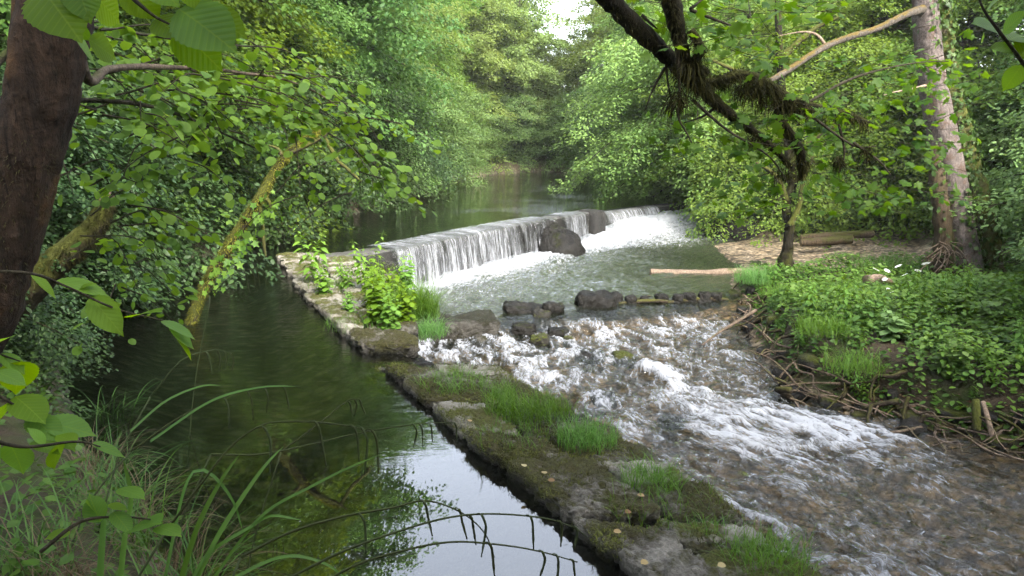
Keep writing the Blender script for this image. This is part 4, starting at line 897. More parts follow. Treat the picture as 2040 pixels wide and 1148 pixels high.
# ------------------------------------------------------------------ left foreground trunk with its hazel boughs
t_ = thing('leaning_tree', 'dark leaning foreground trunk with rusty mossy bark on the left edge', 'tree')
P, r = woody(t_, 'trunk', px([(-260, 1120), (-190, 950), (-120, 800), (-62, 680), (-22, 590), (8, 490), (36, 390), (60, 290), (82, 190), (100, 90), (112, 0), (124, -120), (138, -260), (170, -600), (200, -1000)], 3.), [.2, .16, .135, .125, .122, .12, .12, .122, .124, .126, .126, .125, .12, .11, .1], 'bark_dark', 56, .1, 1, ns=7, flute=.03)
woody(t_, 'second_stem', px([(30, 480), (48, 330), (58, 180), (66, 60), (76, -80), (100, -400)], 3.45), [.05, .075, .085, .085, .085, .08], 'bark_dark', 20, .1, 4)
mb = MB(); mossfuzz(mb, P[:60], r[:60], 3000, .025, .6, .003, 3); mb.build('bark_fibres', M['root'], t_)
woody(t_, 'limb', px([(120, -100, 3.), (170, 150, 3.3), (215, 138, 3.7), (280, 133, 4.1), (350, 135, 4.5), (420, 138, 4.8), (490, 147, 5.1), (560, 157, 5.4), (640, 190, 5.7), (720, 250, 6.)]), [.03, .022, .018, .016, .014, .012, .01, .008, .006, .003], 'stick', 8, .1, 4)

def hazelspray(mb, mt, pts, n, sz, spread=.14):
    P = cr(pts, 6); T = nrmz(np.gradient(P, axis=0)); tube(mb, P, np.linspace(.006, .002, len(P)), 5, cap=False, mi=1)
    q = R.uniform(.1, 1, n) * (len(P) - 1); i = np.clip(q.astype(int), 0, len(P) - 2); f = (q - i)[:, None]
    c = P[i] * (1 - f) + P[i + 1] * f; si = nrmz(np.cross(T[i], (0, 0, 1.))); s = np.where(R.random(n) < .5, 1, -1.)
    l_ = s * spread * R.random(n) ** .7
    pos = c + si * l_[:, None]; pos[:, 2] -= .35 * abs(l_) + R.normal(0, .03, n)
    d = si * s[:, None] * .7 + T[i] * .6 + R.normal(0, .25, (n, 3)); d[:, 2] -= .3
    leaves(mb, HAZEL, pos, d, np.array((0, -.2, 1.)) + R.normal(0, .3, (n, 3)), sz * R.uniform(.6, 1.15, n), np.clip(R.normal(.55, .25, n), 0, 1))
t_ = thing('hazel_tree', 'hazel boughs with light round leaves arching across the left side channel', 'tree', ray(-330, 700, 3.6) * (1, 1, 0) + (0, 0, .7))
HB, HT = MB(), MB()
off = np.array(t_.location)
for b0, b1, n in [((60, 110, 4.2), (430, 230, 5.2), 34), ((150, 140, 4.4), (520, 260, 5.4), 34), ((200, 150, 4.2), (640, 230, 5.6), 36), ((300, 140, 4.6), (760, 300, 6.), 38), ((380, 140, 4.6), (820, 350, 6.2), 40), ((430, 150, 5), (780, 250, 6.4), 34), ((470, 200, 5), (790, 385, 6.2), 30),
                  ((130, 180, 4.), (360, 330, 4.8), 30), ((230, 190, 4.2), (470, 330, 5.2), 34), ((330, 180, 4.6), (540, 300, 5.6), 28), ((150, 230, 4.4), (330, 300, 4.8), 24), ((440, 220, 5), (650, 290, 5.8), 24), ((580, 220, 5.4), (790, 350, 6.), 28), ((300, 260, 4.8), (430, 380, 5.4), 24),
                  ((110, 60, 3.8), (330, 150, 4.8), 26), ((200, 60, 4), (480, 180, 5), 30), ((330, 70, 4.4), (620, 170, 5.6), 30), ((460, 90, 4.8), (700, 210, 6), 30), ((640, 330, 5.6), (720, 400, 6), 12), ((60, 260, 4), (240, 410, 4.6), 18), ((120, 350, 4.2), (330, 440, 4.8), 18), ((180, 430, 4.6), (350, 490, 5), 20), ((160, 470, 4.8), (340, 560, 5.2), 24), ((130, 520, 4.6), (280, 590, 5), 20), ((550, 385, 6), (640, 395, 6.2), 14)]:
    a, b = ray(*b0), ray(*b1); m_ = (a + b) / 2 + (0, 0, .22) + R.normal(0, .06, 3); hazelspray(HB, HT, np.array([a, m_, b]) - off, n, .075)
    for k in range(2):
        f = R.uniform(.2, .8); c = a * (1 - f) + b * f; e = c + (R.uniform(-.5, .6), R.uniform(-.5, .5), R.uniform(-.4, .05)); hazelspray(HB, HT, np.array([c, (c + e) / 2 + (0, 0, .05), e]) - off, n // 2, .07)
HB.build('leaves', [M['leaf_hazel'], M['twig']], t_)
for pts in ([(-330, 900, 3.6), (-200, 500, 3.6), (-60, 200, 3.7), (80, 60, 3.9), (220, 60, 4.3), (420, 90, 4.8)], [(-330, 900, 3.6), (-150, 400, 3.8), (0, 220, 4.), (150, 200, 4.3), (330, 220, 4.7), (520, 300, 5.5)]):
    P = cr(px(pts), 8) - off; mb = MB(); tube(mb, P, np.linspace(.03, .006, len(P)), 8, .1, 3); mb.build('stem', M['bark_tree'], t_)

# big close leaves at top left
t_ = thing('leafy_twig', 'very large close hazel leaves on a twig across the top left corner', 'branch')
woody(t_, 'twig', px([(-700, -100, 1.6), (-300, -120, 1.4), (40, -90, 1.25), (210, -50, 1.15), (272, 4, 1.12), (310, 34, 1.12), (346, 52, 1.12)]), [.012, .009, .006, .004, .003, .0022, .0015], 'twig', 6)
woody(t_, 'twig', px([(40, -90, 1.25), (110, -60, 1.2), (150, -20, 1.2), (180, 20, 1.2), (190, 36, 1.2)]), [.004, .003, .002], 'twig', 6)
exleaves(t_, [((84, -22), (152, 66), .95), ((150, 50), (182, 82), .8), ((176, 78), (238, 116), 1.15), ((150, 78), (200, 124), 1.), ((180, -18), (248, 46), 1.15), ((150, -40), (176, 36), .9), ((246, -30), (318, 34), 1.1), ((346, 50), (446, 138), 1.05), ((356, 18), (462, 88), .95), ((402, 22), (488, 68), .9), ((312, 36), (352, 68), .9), ((360, -30), (420, 18), .9), ((300, -40), (352, 6), 1.)], HAZELBIG, 'leaf_near', 1.14, .25)

# broken mossy stub, leaning mossy pole
t_ = thing('broken_branch', 'thick broken mossy stub rising over the left bank', 'branch')
P, r = woody(t_, 'stem', px([(-60, 700), (20, 620), (70, 560), (110, 525), (150, 494), (182, 462), (204, 430), (214, 402)], 6.2), [.12, .12, .125, .12, .105, .095, .085, .06], 'bark_moss', 18, .22, 9)
mb = MB(); mossfuzz(mb, P, r, 2600, .05, .5, .006, 8); mb.build('moss', M['mossfuzz'], t_)
mb = MB()
for k in range(16):
    a = ray(211 + R.normal(0, 5), 412 + R.normal(0, 4), 6.2); tube(mb, np.array([a, a + (R.normal(.03, .02), R.normal(0, .02), R.uniform(.04, .13))]), [.014, .002], 5)
mb.build('splinter', M['stick'], t_)
t_ = thing('leaning_pole', 'slender leaning pole coated in yellow moss standing in the side channel', 'branch')
pp = px([(372, 668, 10.4), (382, 640, 10.4), (405, 580, 10.4), (432, 530, 10.35), (462, 480, 10.3), (495, 430, 10.25), (520, 392, 10.2), (545, 345, 10.2), (570, 312, 10.15), (598, 286, 10.1), (622, 270, 10.1), (640, 262, 10.1)])
P, r = woody(t_, 'stem', pp, [.065, .07, .072, .075, .073, .07, .066, .06, .052, .042, .026, .01], 'bark_moss', 12, .25, 12)
for pts in ([(566, 314, 10.2), (552, 296, 10.2), (536, 290, 10.2)], [(520, 395, 10.2), (535, 400, 10.1), (540, 415, 10.1)], [(515, 400, 10.2), (522, 440, 10.2), (526, 488, 10.2), (530, 512, 10.2)], [(640, 262, 10.1), (672, 318, 10.), (690, 335, 10.), (712, 355, 10.), (720, 362, 10)], [(575, 308, 10.1), (600, 296, 10), (640, 275, 10), (655, 262, 10)]):
    woody(t_, 'spur', px(pts), [.03, .025, .012], 'bark_moss', 7, .2, 3)
mb = MB(); mossfuzz(mb, P, r, 5200, .05, .6, .008, 18); mb.build('moss', M['mossyellow'], t_)
mb = MB(); n = 90; pos = np.array([ray(*(lambda f: (np.interp(f, [0, 1], [410, 545]) + R.normal(0, 14), np.interp(f, [0, 1], [575, 385]) + R.uniform(-10, 24)))(R.random()), 10.1) for _ in range(n)])
leaves(mb, IVY, pos, np.array((0, 0, -1.)) + R.normal(0, .5, (n, 3)), np.array((0, -1, .6)) + R.normal(0, .3, (n, 3)), .11 * R.uniform(.5, 1.1, n), R.random(n)); mb.build('ivy', M['leaf_hazel'], t_)

# ------------------------------------------------------------------ logs and driftwood
def log(P, r, label, mat, n=16, seed=0, name='log'):
    P = np.asarray(P, float); c = P.mean(0); o = thing(name, label, 'log', c)
    Q = lin(cr(P, 6), 24) - c; rr = np.interp(np.linspace(0, 1, 24), np.linspace(0, 1, len(r)), r)
    mb = MB(); tube(mb, Q, rr, n, .12, seed, ns=4, cap=False); mb.build('bark', M[mat], o)
    mb = MB()
    for e, s in ((0, -1), (-1, 1)):
        T = nrmz(Q[e] - Q[e + (1 if e == 0 else -1)]); tube(mb, np.array([Q[e] - T * .02, Q[e] + T * .012]), rr[e] * .97, n, .08, seed, ns=4)
    mb.build('cut_end', M['cutwood'], o); return o
log([ray(1296, 543, 19.5), ray(1340, 545, 19.5), ray(1400, 546, 19.5), ray(1450, 542, 19.55), ray(1520, 541, 19.6)], [.1, .115, .1, .105, .075], 'bare pale trunk floating out from the right bank into the lower pool', 'deadwood', seed=2, name='floating_log')
log([ray(1596, 474, 23.6), ray(1650, 470, 23.6), ray(1738, 466, 23.7)], [.11, .12, .12], 'rear one of two sawn logs lying behind the gravel bar', 'bark_brown', seed=5)
log([ray(1596, 484, 22.8), ray(1640, 481, 22.8), ray(1696, 477, 22.9)], [.12, .135, .13], 'front one of two sawn logs lying behind the gravel bar', 'bark_brown', seed=6)
log([at(1726, 558, -.2), at(1750, 556, -.2), at(1775, 562, -.2)], [.09, .1, .05], 'short pale broken log lying among white flowers', 'deadwood', seed=8)
def stick(P, r, label, mat='stick', group=None, name='stick', seed=0, sides=7):
    c = np.asarray(P[0], float); Q = cr(P, 5) - c; mb = MB(); tube(mb, Q, np.interp(np.linspace(0, 1, len(Q)), np.linspace(0, 1, len(r)), r), sides, .15, seed, ns=12)
    return tag(mb.build(name, M[mat], loc=c), label, 'stick', group)
stick([at(1398, 688, -1.12), at(1430, 664, -1.02), at(1470, 640, -.85), at(1506, 618, -.7)], [.012, .022, .03, .034], 'long dark stick poking from the bank into the rapids')
stick([ray(1982, 894, 9.), ray(1972, 850, 9.1), ray(1958, 800, 9.3)], [.03, .034, .03], 'pale bleached stake leaning against the lower right bank', 'deadwood')
stick([ray(1946, 858, 9.15), ray(1946, 830, 9.2), ray(1944, 796, 9.3)], [.05, .055, .045], 'mossy stub beside the pale bleached stake', 'bark_moss')
# sill of sticks and dark stones between pool and rapids
for a, b, r_, lb in (((1232, 606), (1352, 603), .045, 'dark waterlogged pole forming the left half of the sill'), ((1330, 604), (1450, 598), .055, 'dark waterlogged pole forming the right half of the sill'), ((1262, 602), (1300, 590), .02, 'short pale stick caught upright on the sill'), ((1345, 598), (1380, 586), .018, 'bent twig snagged on the right of the sill')):
    A, B = at(*a, -.95), at(*b, -.95); stick([A, (A + B) / 2 + (0, 0, .05), B], [r_, r_, r_ * .8], lb, 'root')
for k, (x, y, w, h, lb) in enumerate([(1258, 606, 24, 16, 'dark stone leaning on the left sill pole'), (1285, 603, 26, 14, 'brown flat stone on the sill beside the upright stick'), (1320, 602, 30, 15, 'wet stone in the middle of the stick sill'), (1352, 604, 26, 18, 'dark rounded stone where the two sill poles meet'), (1376, 603, 34, 20, 'black stone on the right half of the sill'), (1404, 602, 30, 22, 'large black stone near the bank end of the sill'), (1428, 600, 26, 18, 'last dark stone of the sill against the bank')]):
    boulder(x, y, w, h, -.95, lb, 'boulder', 70 + k)
# roots and washed up sticks along the right bank
EDGE = cr(LBANK[3:13], 10)
ME = []
for k in range(8):
    mb = MB(); L_ = R.uniform(.5, 1.3); pts = [(0, 0, 0)]
    for j in range(4): pts.append((pts[-1][0] + L_ / 4, pts[-1][1] + R.normal(0, .07), pts[-1][2] + R.normal(0, .045)))
    tube(mb, cr(pts, 4), np.linspace(R.uniform(.012, .026), .006, 17), 6, .15, k, ns=14)
    if k % 2: tube(mb, cr([pts[2], (pts[2][0] + .15, pts[2][1] + .12, .03), (pts[2][0] + .3, pts[2][1] + .15, .08)], 4), np.linspace(.01, .004, 9), 5, .1, k)
    ME.append(mb.mesh('stick', M['stick' if k < 6 else 'deadwood']))
GS = 'sticks washed up along the right bank'
for k in range(110):
    f = R.beta(1.2, 1.) * (len(EDGE) - 2); i = int(f); e = EDGE[i] + (EDGE[i + 1] - EDGE[i]) * (f - i); tn = EDGE[i + 1] - EDGE[i]
    if e[1] > 17.5 or e[0] > 8.6: continue
    d_ = R.uniform(-.1, .42); nx = nrmz(np.array((-tn[1], tn[0])))
    if sdist((e + nx * .1)[None], LO)[0] < 0: nx = -nx
    x, y = e + nx * d_; o = link('stick', ME[k % 8], loc=(x, y, max(tz(x, y), float(zw(x, y))) + R.uniform(.02, .14)))
    o.rotation_euler = (R.uniform(0, 6), R.normal(0, .18), math.atan2(tn[1], tn[0]) + R.normal(0, .5) + (PI if k % 2 else 0)); o.scale = [R.uniform(.7, 1.3)] * 3
    tag(o, 'thin bare stick washed up along the foot of the right bank', 'stick', GS)
RM = []
for k in range(6):
    mb = MB(); 
    for q in range(3):
        a = np.array((R.normal(0, .1), R.uniform(.1, .3), R.uniform(.15, .4))); pts = [a]
        for j in range(4): pts.append(pts[-1] + (R.normal(0, .12), -R.uniform(.04, .16), -R.uniform(.02, .13)))
        tube(mb, cr(pts, 4), np.linspace(R.uniform(.02, .045), .01, 17), 8, .3, k * 3 + q, ns=8)
    RM.append(mb.mesh('root', M['root']))
GRT = 'gnarled roots exposed along the right bank'
for k in range(26):
    f = (k + .5) / 26 * (len(EDGE) - 2); i = int(f); e = EDGE[i] + (EDGE[i + 1] - EDGE[i]) * (f - i); tn = EDGE[i + 1] - EDGE[i]
    if e[1] > 17.5 or e[0] > 9.: continue
    nx = nrmz(np.array((-tn[1], tn[0])))
    if sdist((e + nx * .1)[None], LO)[0] < 0: nx = -nx
    x, y = e + nx * R.uniform(.05, .45); o = link('exposed_root', RM[k % 6], loc=(x, y, max(tz(x, y), float(zw(x, y))) - .08)); o.rotation_euler = (0, 0, math.atan2(nx[1], nx[0]) - PI / 2 + R.normal(0, .6)); o.scale = [R.uniform(.7, 1.3)] * 3
    tag(o, 'gnarled mossy root exposed in the foot of the right bank', 'root', GRT)
for k in range(34):
    f = (k + R.random()) / 34 * (len(EDGE) - 2); i = int(f); e = EDGE[i]; tn = EDGE[i + 1] - EDGE[i]
    if e[1] > 17.5 or e[0] > 8.8: continue
    nx = nrmz(np.array((-tn[1], tn[0])))
    if sdist((e + nx * .1)[None], LO)[0] < 0: nx = -nx
    x, y = e + nx * R.uniform(.0, .5); mb = MB(); rock(mb, (0, 0, 0), (R.uniform(.08, .24), R.uniform(.08, .18), R.uniform(.05, .14)), k, 8, 2.6, .2, 1.5, rz=R.uniform(0, 3))
    tag(mb.build('bank_stone', M['boulder_moss' if k % 2 else 'boulder'], loc=(x, y, tz(x, y) + .02)), 'small dark stone bedded among roots at the right bank', 'stone', 'stones along the right bank')

# ------------------------------------------------------------------ bank plants
def nettle_mesh(seed, H, n, T, mat, lf, tilt=.12):
    g = np.random.default_rng(seed); ms, ml = MB(), MB()
    for s in range(n):
        az = g.uniform(0, 6.28); h = H * g.uniform(.65, 1.1); b = np.array((g.normal(0, .07), g.normal(0, .07), -.05)); tp = b + (tilt * h * math.cos(az) * g.uniform(.3, 2), tilt * h * math.sin(az) * g.uniform(.3, 2), h)
        Pn = cr([b, (b + tp) / 2 + g.normal(0, .02, 3), tp], 5); tube(ms, Pn, np.linspace(.005, .002, len(Pn)), 5, cap=False)
        nn_ = int(h / .065); 
        for k in range(nn_):
            f = .18 + .82 * k / nn_; c = np.array([np.interp(f * (len(Pn) - 1), np.arange(len(Pn)), Pn[:, j]) for j in range(3)]); a0 = k * 1.57 + az
            for q in (0, PI):
                a = a0 + q + g.normal(0, .25); d = np.array([[math.cos(a), math.sin(a), g.uniform(-.5, .15)]]); sz = lf * (1.15 - .75 * max(0, (f - .55) / .45)) * g.uniform(.75, 1.15)
                leaves(ml, T, c[None] + d * .015, d, np.array([[0, 0, 1.]]) + d * .4 + g.normal(0, .15, (1, 3)), sz, np.clip(.35 + .4 * f + g.normal(0, .15), 0, 1))
    return ms.mesh('stem', M[mat]), ml.mesh('leaves', M[mat])
NM = [nettle_mesh(k, .62, 5, NETTLE, 'leaf_nettle', .1) for k in range(4)] + [nettle_mesh(9, .5, 7, HAZEL, 'leaf_cover', .085)]
GN = 'leafy plants covering the right bank'
cnt = 0
while cnt < 270:
    x, y = R.uniform(4.4, 12), R.uniform(7, 19)
    dL = sdist(np.array([[x, y]]), LO)[0]
    if dL < .16 or dL > 5.5 or y < 6.2 + .2 * x - .2: continue
    if y > 16.8: continue
    ms, ml = NM[int(R.integers(0, 5))]; o = thing('bank_plant', 'leafy green plant in the dense cover of the right bank', 'plant', (x, y, tz(x, y)), R.uniform(0, 6.28), GN)
    link('stem', ms, o); link('leaves', ml, o); s = R.uniform(.6, 1.5) * (.62 if dL < .5 else 1.) * (.7 if y > 13 else 1); o.scale = (s, s, s * R.uniform(.8, 1.1)); cnt += 1
n = 90000; xy = np.column_stack([R.uniform(4.2, 15, n), R.uniform(4.5, 19., n)]); h_, zo, dU1, dL1, _ = terrain(xy[:, 0], xy[:, 1])
ok = (fbm(np.column_stack([xy * 1.1, 0 * h_]), 3, 24) > R.uniform(-.45, -.1, n)) & (dL1 > .1 + .2 * R.random(n)) & (zo < .4) & (R.random(n) < np.clip(1.4 - .1 * dL1, 0, 1)); xy, h_, dd = xy[ok], h_[ok], dL1[ok]; n = len(xy)
lift = (.03 + .42 * R.random(n) * (.2 + 1.3 * (fbm(np.column_stack([xy * 1.3, 0 * h_]), 3, 4) * .5 + .5))) * sst(.1, .7, dd)
pos = np.column_stack([xy, h_ + lift]); az = R.uniform(0, 6.28, n)
mb = MB(); leaves(mb, LEAF6, pos, np.column_stack([np.cos(az), np.sin(az), R.uniform(-.5, .2, n)]), np.array((0, -.15, 1)) + R.normal(0, .35, (n, 3)), R.uniform(.05, .12, n), np.clip(.25 + lift * 1.2 + R.normal(0, .2, n) + .35 * fbm(np.column_stack([xy * .8, 0 * h_]), 3, 14), 0, 1))
tag(mb.build('ground_cover', M['leaf_cover']), 'low carpet of small green leaves on the right bank', 'ground cover', kind='stuff')
n = 42000; xy = np.column_stack([R.uniform(-14, 0, n), R.uniform(1, 20, n)]); h_, zo, dU1, dL1, _ = terrain(xy[:, 0], xy[:, 1]); ok = (dU1 > .02) & (zo < .9) & (xy[:, 0] < -.6); xy, h_ = xy[ok], h_[ok]; n = len(xy); az = R.uniform(0, 6.28, n)
mb = MB(); leaves(mb, LEAF6, np.column_stack([xy, h_ + R.uniform(.02, .3, n)]), np.column_stack([np.cos(az), np.sin(az), R.uniform(-.4, .2, n)]), np.array((0, 0, 1)) + R.normal(0, .35, (n, 3)), R.uniform(.05, .1, n), R.random(n) * .7)
tag(mb.build('ground_cover', M['leaf_cover']), 'low leafy growth on the shaded left bank', 'ground cover', kind='stuff')

GV = 'broad leaved plants on the right bank'
BP = [nettle_mesh(60 + k, .5, 6, HAZEL, 'leaf_shrub' if k else 'leaf_evergreen', .17, .35) for k in range(3)]
for k, (x, y, s_, i_) in enumerate([(1850, 545, 1.1, 0), (1700, 560, .8, 0), (1560, 610, .7, 1), (1640, 590, .8, 2), (1950, 640, 1.2, 1), (1880, 690, 1., 2), (1780, 650, .9, 1), (1830, 735, .9, 0), (2010, 690, 1., 0), (1600, 655, .6, 2), (1960, 560, 1.2, 1)]):
    c = at(x, y, -.25); c[2] = tz(c[0], c[1])
    if sdist(c[None, :2], LO)[0] < .25: continue
    o = thing('broad_leaved_plant', 'plant with large oval leaves standing out of the right bank cover', 'plant', c, R.uniform(0, 6.28), GV); link('stem', BP[i_][0], o); link('leaves', BP[i_][1], o); o.scale = (s_, s_, s_)
mb = MB(); n = 2600; f = R.uniform(0, len(EDGE) - 2, n); i_ = f.astype(int); e = EDGE[i_] + (EDGE[i_ + 1] - EDGE[i_]) * (f - i_)[:, None] + R.normal(0, .38, (n, 2)) + (.25, .1)
h_, zo, dU1, dL1, _ = terrain(e[:, 0], e[:, 1]); ok = (dL1 > .03) & (e[:, 1] < 17); e, h_ = e[ok], h_[ok]; n = len(e); az = R.uniform(0, 6.28, n)
leaves(mb, LEAF6, np.column_stack([e, h_ + R.uniform(.0, .05, n)]), np.column_stack([np.cos(az), np.sin(az), R.uniform(-.2, .3, n)]), np.array((0, 0, 1)) + R.normal(0, .4, (n, 3)), R.uniform(.03, .08, n), R.random(n) * .8)
tag(mb.build('leaf_litter', M['litter']), 'brown leaf litter along the foot of the right bank', 'leaf litter', kind='stuff')
# white flowers
fp = thing('white_flower', 'white wild flower among the green plants of the right bank', 'flower', group='white flowers on the right bank')
mb = MB(); n = 6; a = np.arange(n) / n * 6.28
leaves(mb, HAZEL, np.zeros((n, 3)), np.column_stack([np.cos(a), np.sin(a), 0 * a + .25]), np.tile((0, 0, 1.), (n, 1)), .07, .8); mb.build('petals', M['petal'], fp)
mb = MB(); tube(mb, np.array([(0, 0, 0), (.02, .03, -.2), (0, .05, -.42)]), .004, 5); mb.build('stem', M['leaf_cover'], fp)
for k, (x, y) in enumerate([(1767, 540), (1790, 531), (1803, 548), (1815, 562), (1828, 540), (1763, 557), (1772, 600), (1790, 594), (1802, 600), (1772, 580), (1886, 618), (1938, 606), (1845, 526), (1822, 570), (1745, 538)]):
    o = fp if k == 0 else copy_tree(fp); o.location = ray(x, y, {0: 14.5, 1: 13.2}[int(y > 575)] - (1.2 if y > 602 else 0)); o.rotation_euler = (.5, R.normal(0, .3), R.uniform(0, 6)); s = R.uniform(.8, 1.25); o.scale = (s, s, s)
# ------------------------------------------------------------------ plants and grass on the walls
WP = [nettle_mesh(40 + k, H_, n_, T_, 'leaf_wallplant', l_, .2) for k, (H_, n_, T_, l_) in enumerate([(1.05, 3, NETTLE, .16), (.75, 9, NETTLE, .13), (.85, 7, HAZEL, .12), (.6, 9, HAZEL, .1)])]
for px_, py_2, z, i, s, lb in [(628, 560, .14, 0, 1.05, 'tallest upright leafy plant at the far corner of the pale wall'), (650, 585, .14, 3, .8, 'low leafy plant at the foot of the tall plant on the far wall corner'), (690, 572, .12, 1, .75, 'leafy plant near the wall corner behind the main clump'), (728, 575, .12, 0, 1., 'tall spire plant in the middle of the wall clump'), (745, 610, .12, 1, 1., 'bushy leafy plant at the centre of the wall clump'), (775, 596, .08, 1, 1.05, 'bushy plant against the left end of the falls'), (808, 590, .05, 2, .9, 'leafy plant leaning towards the lower pool'), (755, 640, .12, 2, .95, 'front leafy plant of the wall clump'), (800, 640, .08, 3, 1., 'low broad leaved plant at the front right of the wall clump'), (700, 625, .12, 3, .6, 'small leafy plant on the pale slabs left of the clump'), (770, 655, .1, 3, .9, 'low plant hanging over the broken wall end')]:
    c = at(px_, py_2, z); o = thing('wall_plant', lb, 'plant', c, R.uniform(0, 6.28), 'leafy plants on the stone wall'); ms, ml = WP[i]; link('stem', ms, o); link('leaves', ml, o); o.scale = (s, s, s)
def tuft(c, n, L, W, rad, label, mat='grass', bend=(.5, 1.7), th=(0, .5), name='grass_tuft', K=6, cat='grass', dirbias=None, group='grass tufts on the walls', ry=1.):
    a_ = R.uniform(0, 6.28, n); q_ = 1.7 * rad * R.random(n) ** .6; b = np.column_stack([q_ * np.cos(a_), q_ * np.sin(a_) * ry, np.zeros(n) - .02]); az = R.uniform(0, 6.28, n) if dirbias is None else dirbias + R.normal(0, .8, n)
    mb = MB(); blades(mb, b, az, L * R.uniform(.45, 1.1, n), W * R.uniform(.7, 1.2, n), R.uniform(*th, n), R.uniform(*bend, n), K, np.clip(R.normal(.5, .25, n), 0, 1))
    return tag(mb.build(name, M[mat], loc=c), label, cat, group)
tuft(at(832, 628, .0), 900, .75, .009, .2, 'thick dark green grass clump at the right end of the wall plants', bend=(.8, 2.2))
tuft(at(840, 668, -.15), 500, .45, .008, .2, 'grass hanging below the wall plants towards the rapids', bend=(1.2, 2.4))
tuft(at(660, 575, .14), 160, .25, .006, .22, 'short grass on the pale slabs by the far corner')
tuft(at(700, 650, .12), 140, .22, .006, .22, 'sparse short grass on the pale slabs before the clump')
tuft(at(905, 768, .08), 420, .26, .006, .22, 'dark grass streak along the stones below the broken gap', bend=(1., 2.))
tuft(at(998, 800, .05), 240, .3, .006, .1, 'small grass tuft at the step of the near wall')
tuft(at(1055, 826, .12), 620, .3, .006, .24, 'wide bright grass patch on the near wall', ry=.6)
tuft(at(1020, 872, .12), 200, .16, .005, .2, 'thin short grass in front of the bright patch')
tuft(at(1170, 882, .08), 460, .3, .006, .15, 'grass tuft on the water side in the middle of the near wall')
tuft(at(1298, 968, .08), 330, .27, .006, .13, 'grass tuft beside the pale flat stone on the near wall')
tuft(at(1530, 1128, .06), 420, .28, .006, .15, 'blurred grass tuft at the near end of the wall')
tuft(at(1415, 1070, .02), 160, .2, .006, .09, 'grass at the water side of the nearest wall stones')
tuft(at(1330, 1010, .12), 140, .2, .005, .25, 'creeping grass strands between the nearest stones')
for k, (x, y, lb) in enumerate([(1092, 957, 'yellow fallen leaf by the crack in the near wall'), (1087, 944, 'small brown fallen leaf on the near wall crack'), (1255, 1017, 'cream fallen leaf on the near mossy stones'), (1222, 1058, 'pale fallen leaf lowest on the near mossy stones'), (1045, 930, 'tiny pale fallen leaf near the wall edge'), (1290, 1118, 'green yellow fallen leaf on the nearest stones'), (1270, 985, 'reddish fallen leaf beside the flat pale stone'), (935, 840, 'pale petal like fallen leaf near the wall step'), (1445, 1125, 'brown fallen leaf at the bottom of the near wall')]):
    mb = MB(); leaves(mb, HAZEL, np.array([(0, 0, 0.)]), np.array([(math.cos(k * 2.), math.sin(k * 2.), .1)]), np.array([(.15, -.2, 1.)]), .05, R.random()); tag(mb.build('fallen_leaf', M['deadleaf'], loc=at(x, y, .17)), lb, 'leaf')
# grass across the gravel and on the bank
for k, (x, y, z, n, L, lb) in enumerate([(1500, 560, -.6, 500, .5, 'grass clump where the floating log meets the bank'), (1770, 532, -.35, 420, .45, 'blurred grass strip below the gravel bar'), (1640, 660, -.35, 360, .4, 'bright grass tuft among the right bank leaves'), (1700, 735, -.7, 360, .42, 'bright grass tuft hanging over the bank foot'), (1560, 585, -.5, 200, .35, 'grass tuft at the near bank above the sill')]):
    tuft(at(x, y, z), n, L, .009, .25 if k != 1 else .5, lb, group='grass tufts on the right bank')

# ------------------------------------------------------------------ sedge and leafy shoots, lower left
GSE = 'sedge tufts on the near left bank'
for k, (x, y, n, L, lb, mat) in enumerate([(-1.45, 2.9, 90, 1.05, 'broad bladed sedge tuft nearest the bottom edge', 'sedge'), (-1.75, 3.5, 90, 1.1, 'sedge tuft fanning towards the side channel', 'sedge'), (-2.2, 3.9, 80, 1., 'sedge tuft on the bank edge behind the front ones', 'sedge'), (-1.05, 2.6, 60, .85, 'sedge tuft at the bottom centre left', 'sedge'), (-2.7, 4.6, 80, 1., 'sedge tuft half hidden by hazel leaves', 'sedge'), (-3.2, 5.6, 80, 1., 'far sedge tuft along the channel edge', 'sedge'), (-3.9, 6.9, 80, 1., 'farthest sedge tuft under the mossy stub', 'sedge'), (-2.25, 3.2, 70, .9, 'dark sedge tuft by the leaning trunk', 'sedge'),
        (-1.9, 3.75, 120, .9, 'pale dead sedge blades drooping over the bank', 'deadgrass'), (-2.5, 4.5, 120, .9, 'straw coloured dead sedge behind the green tufts', 'deadgrass'), (-2.05, 3.0, 80, .8, 'dead straw sedge at the lower left corner', 'deadgrass'), (-3.1, 5.2, 90, .85, 'bleached sedge blades farther along the bank', 'deadgrass')]):
    tuft((x, y, tz(x, y)), int(n * 1.35), L * .78, .01 if mat == 'sedge' else .006, .13, lb, mat, (1.2, 2.3), (.05, .7), 'sedge_tuft', 10, 'sedge', group=GSE)
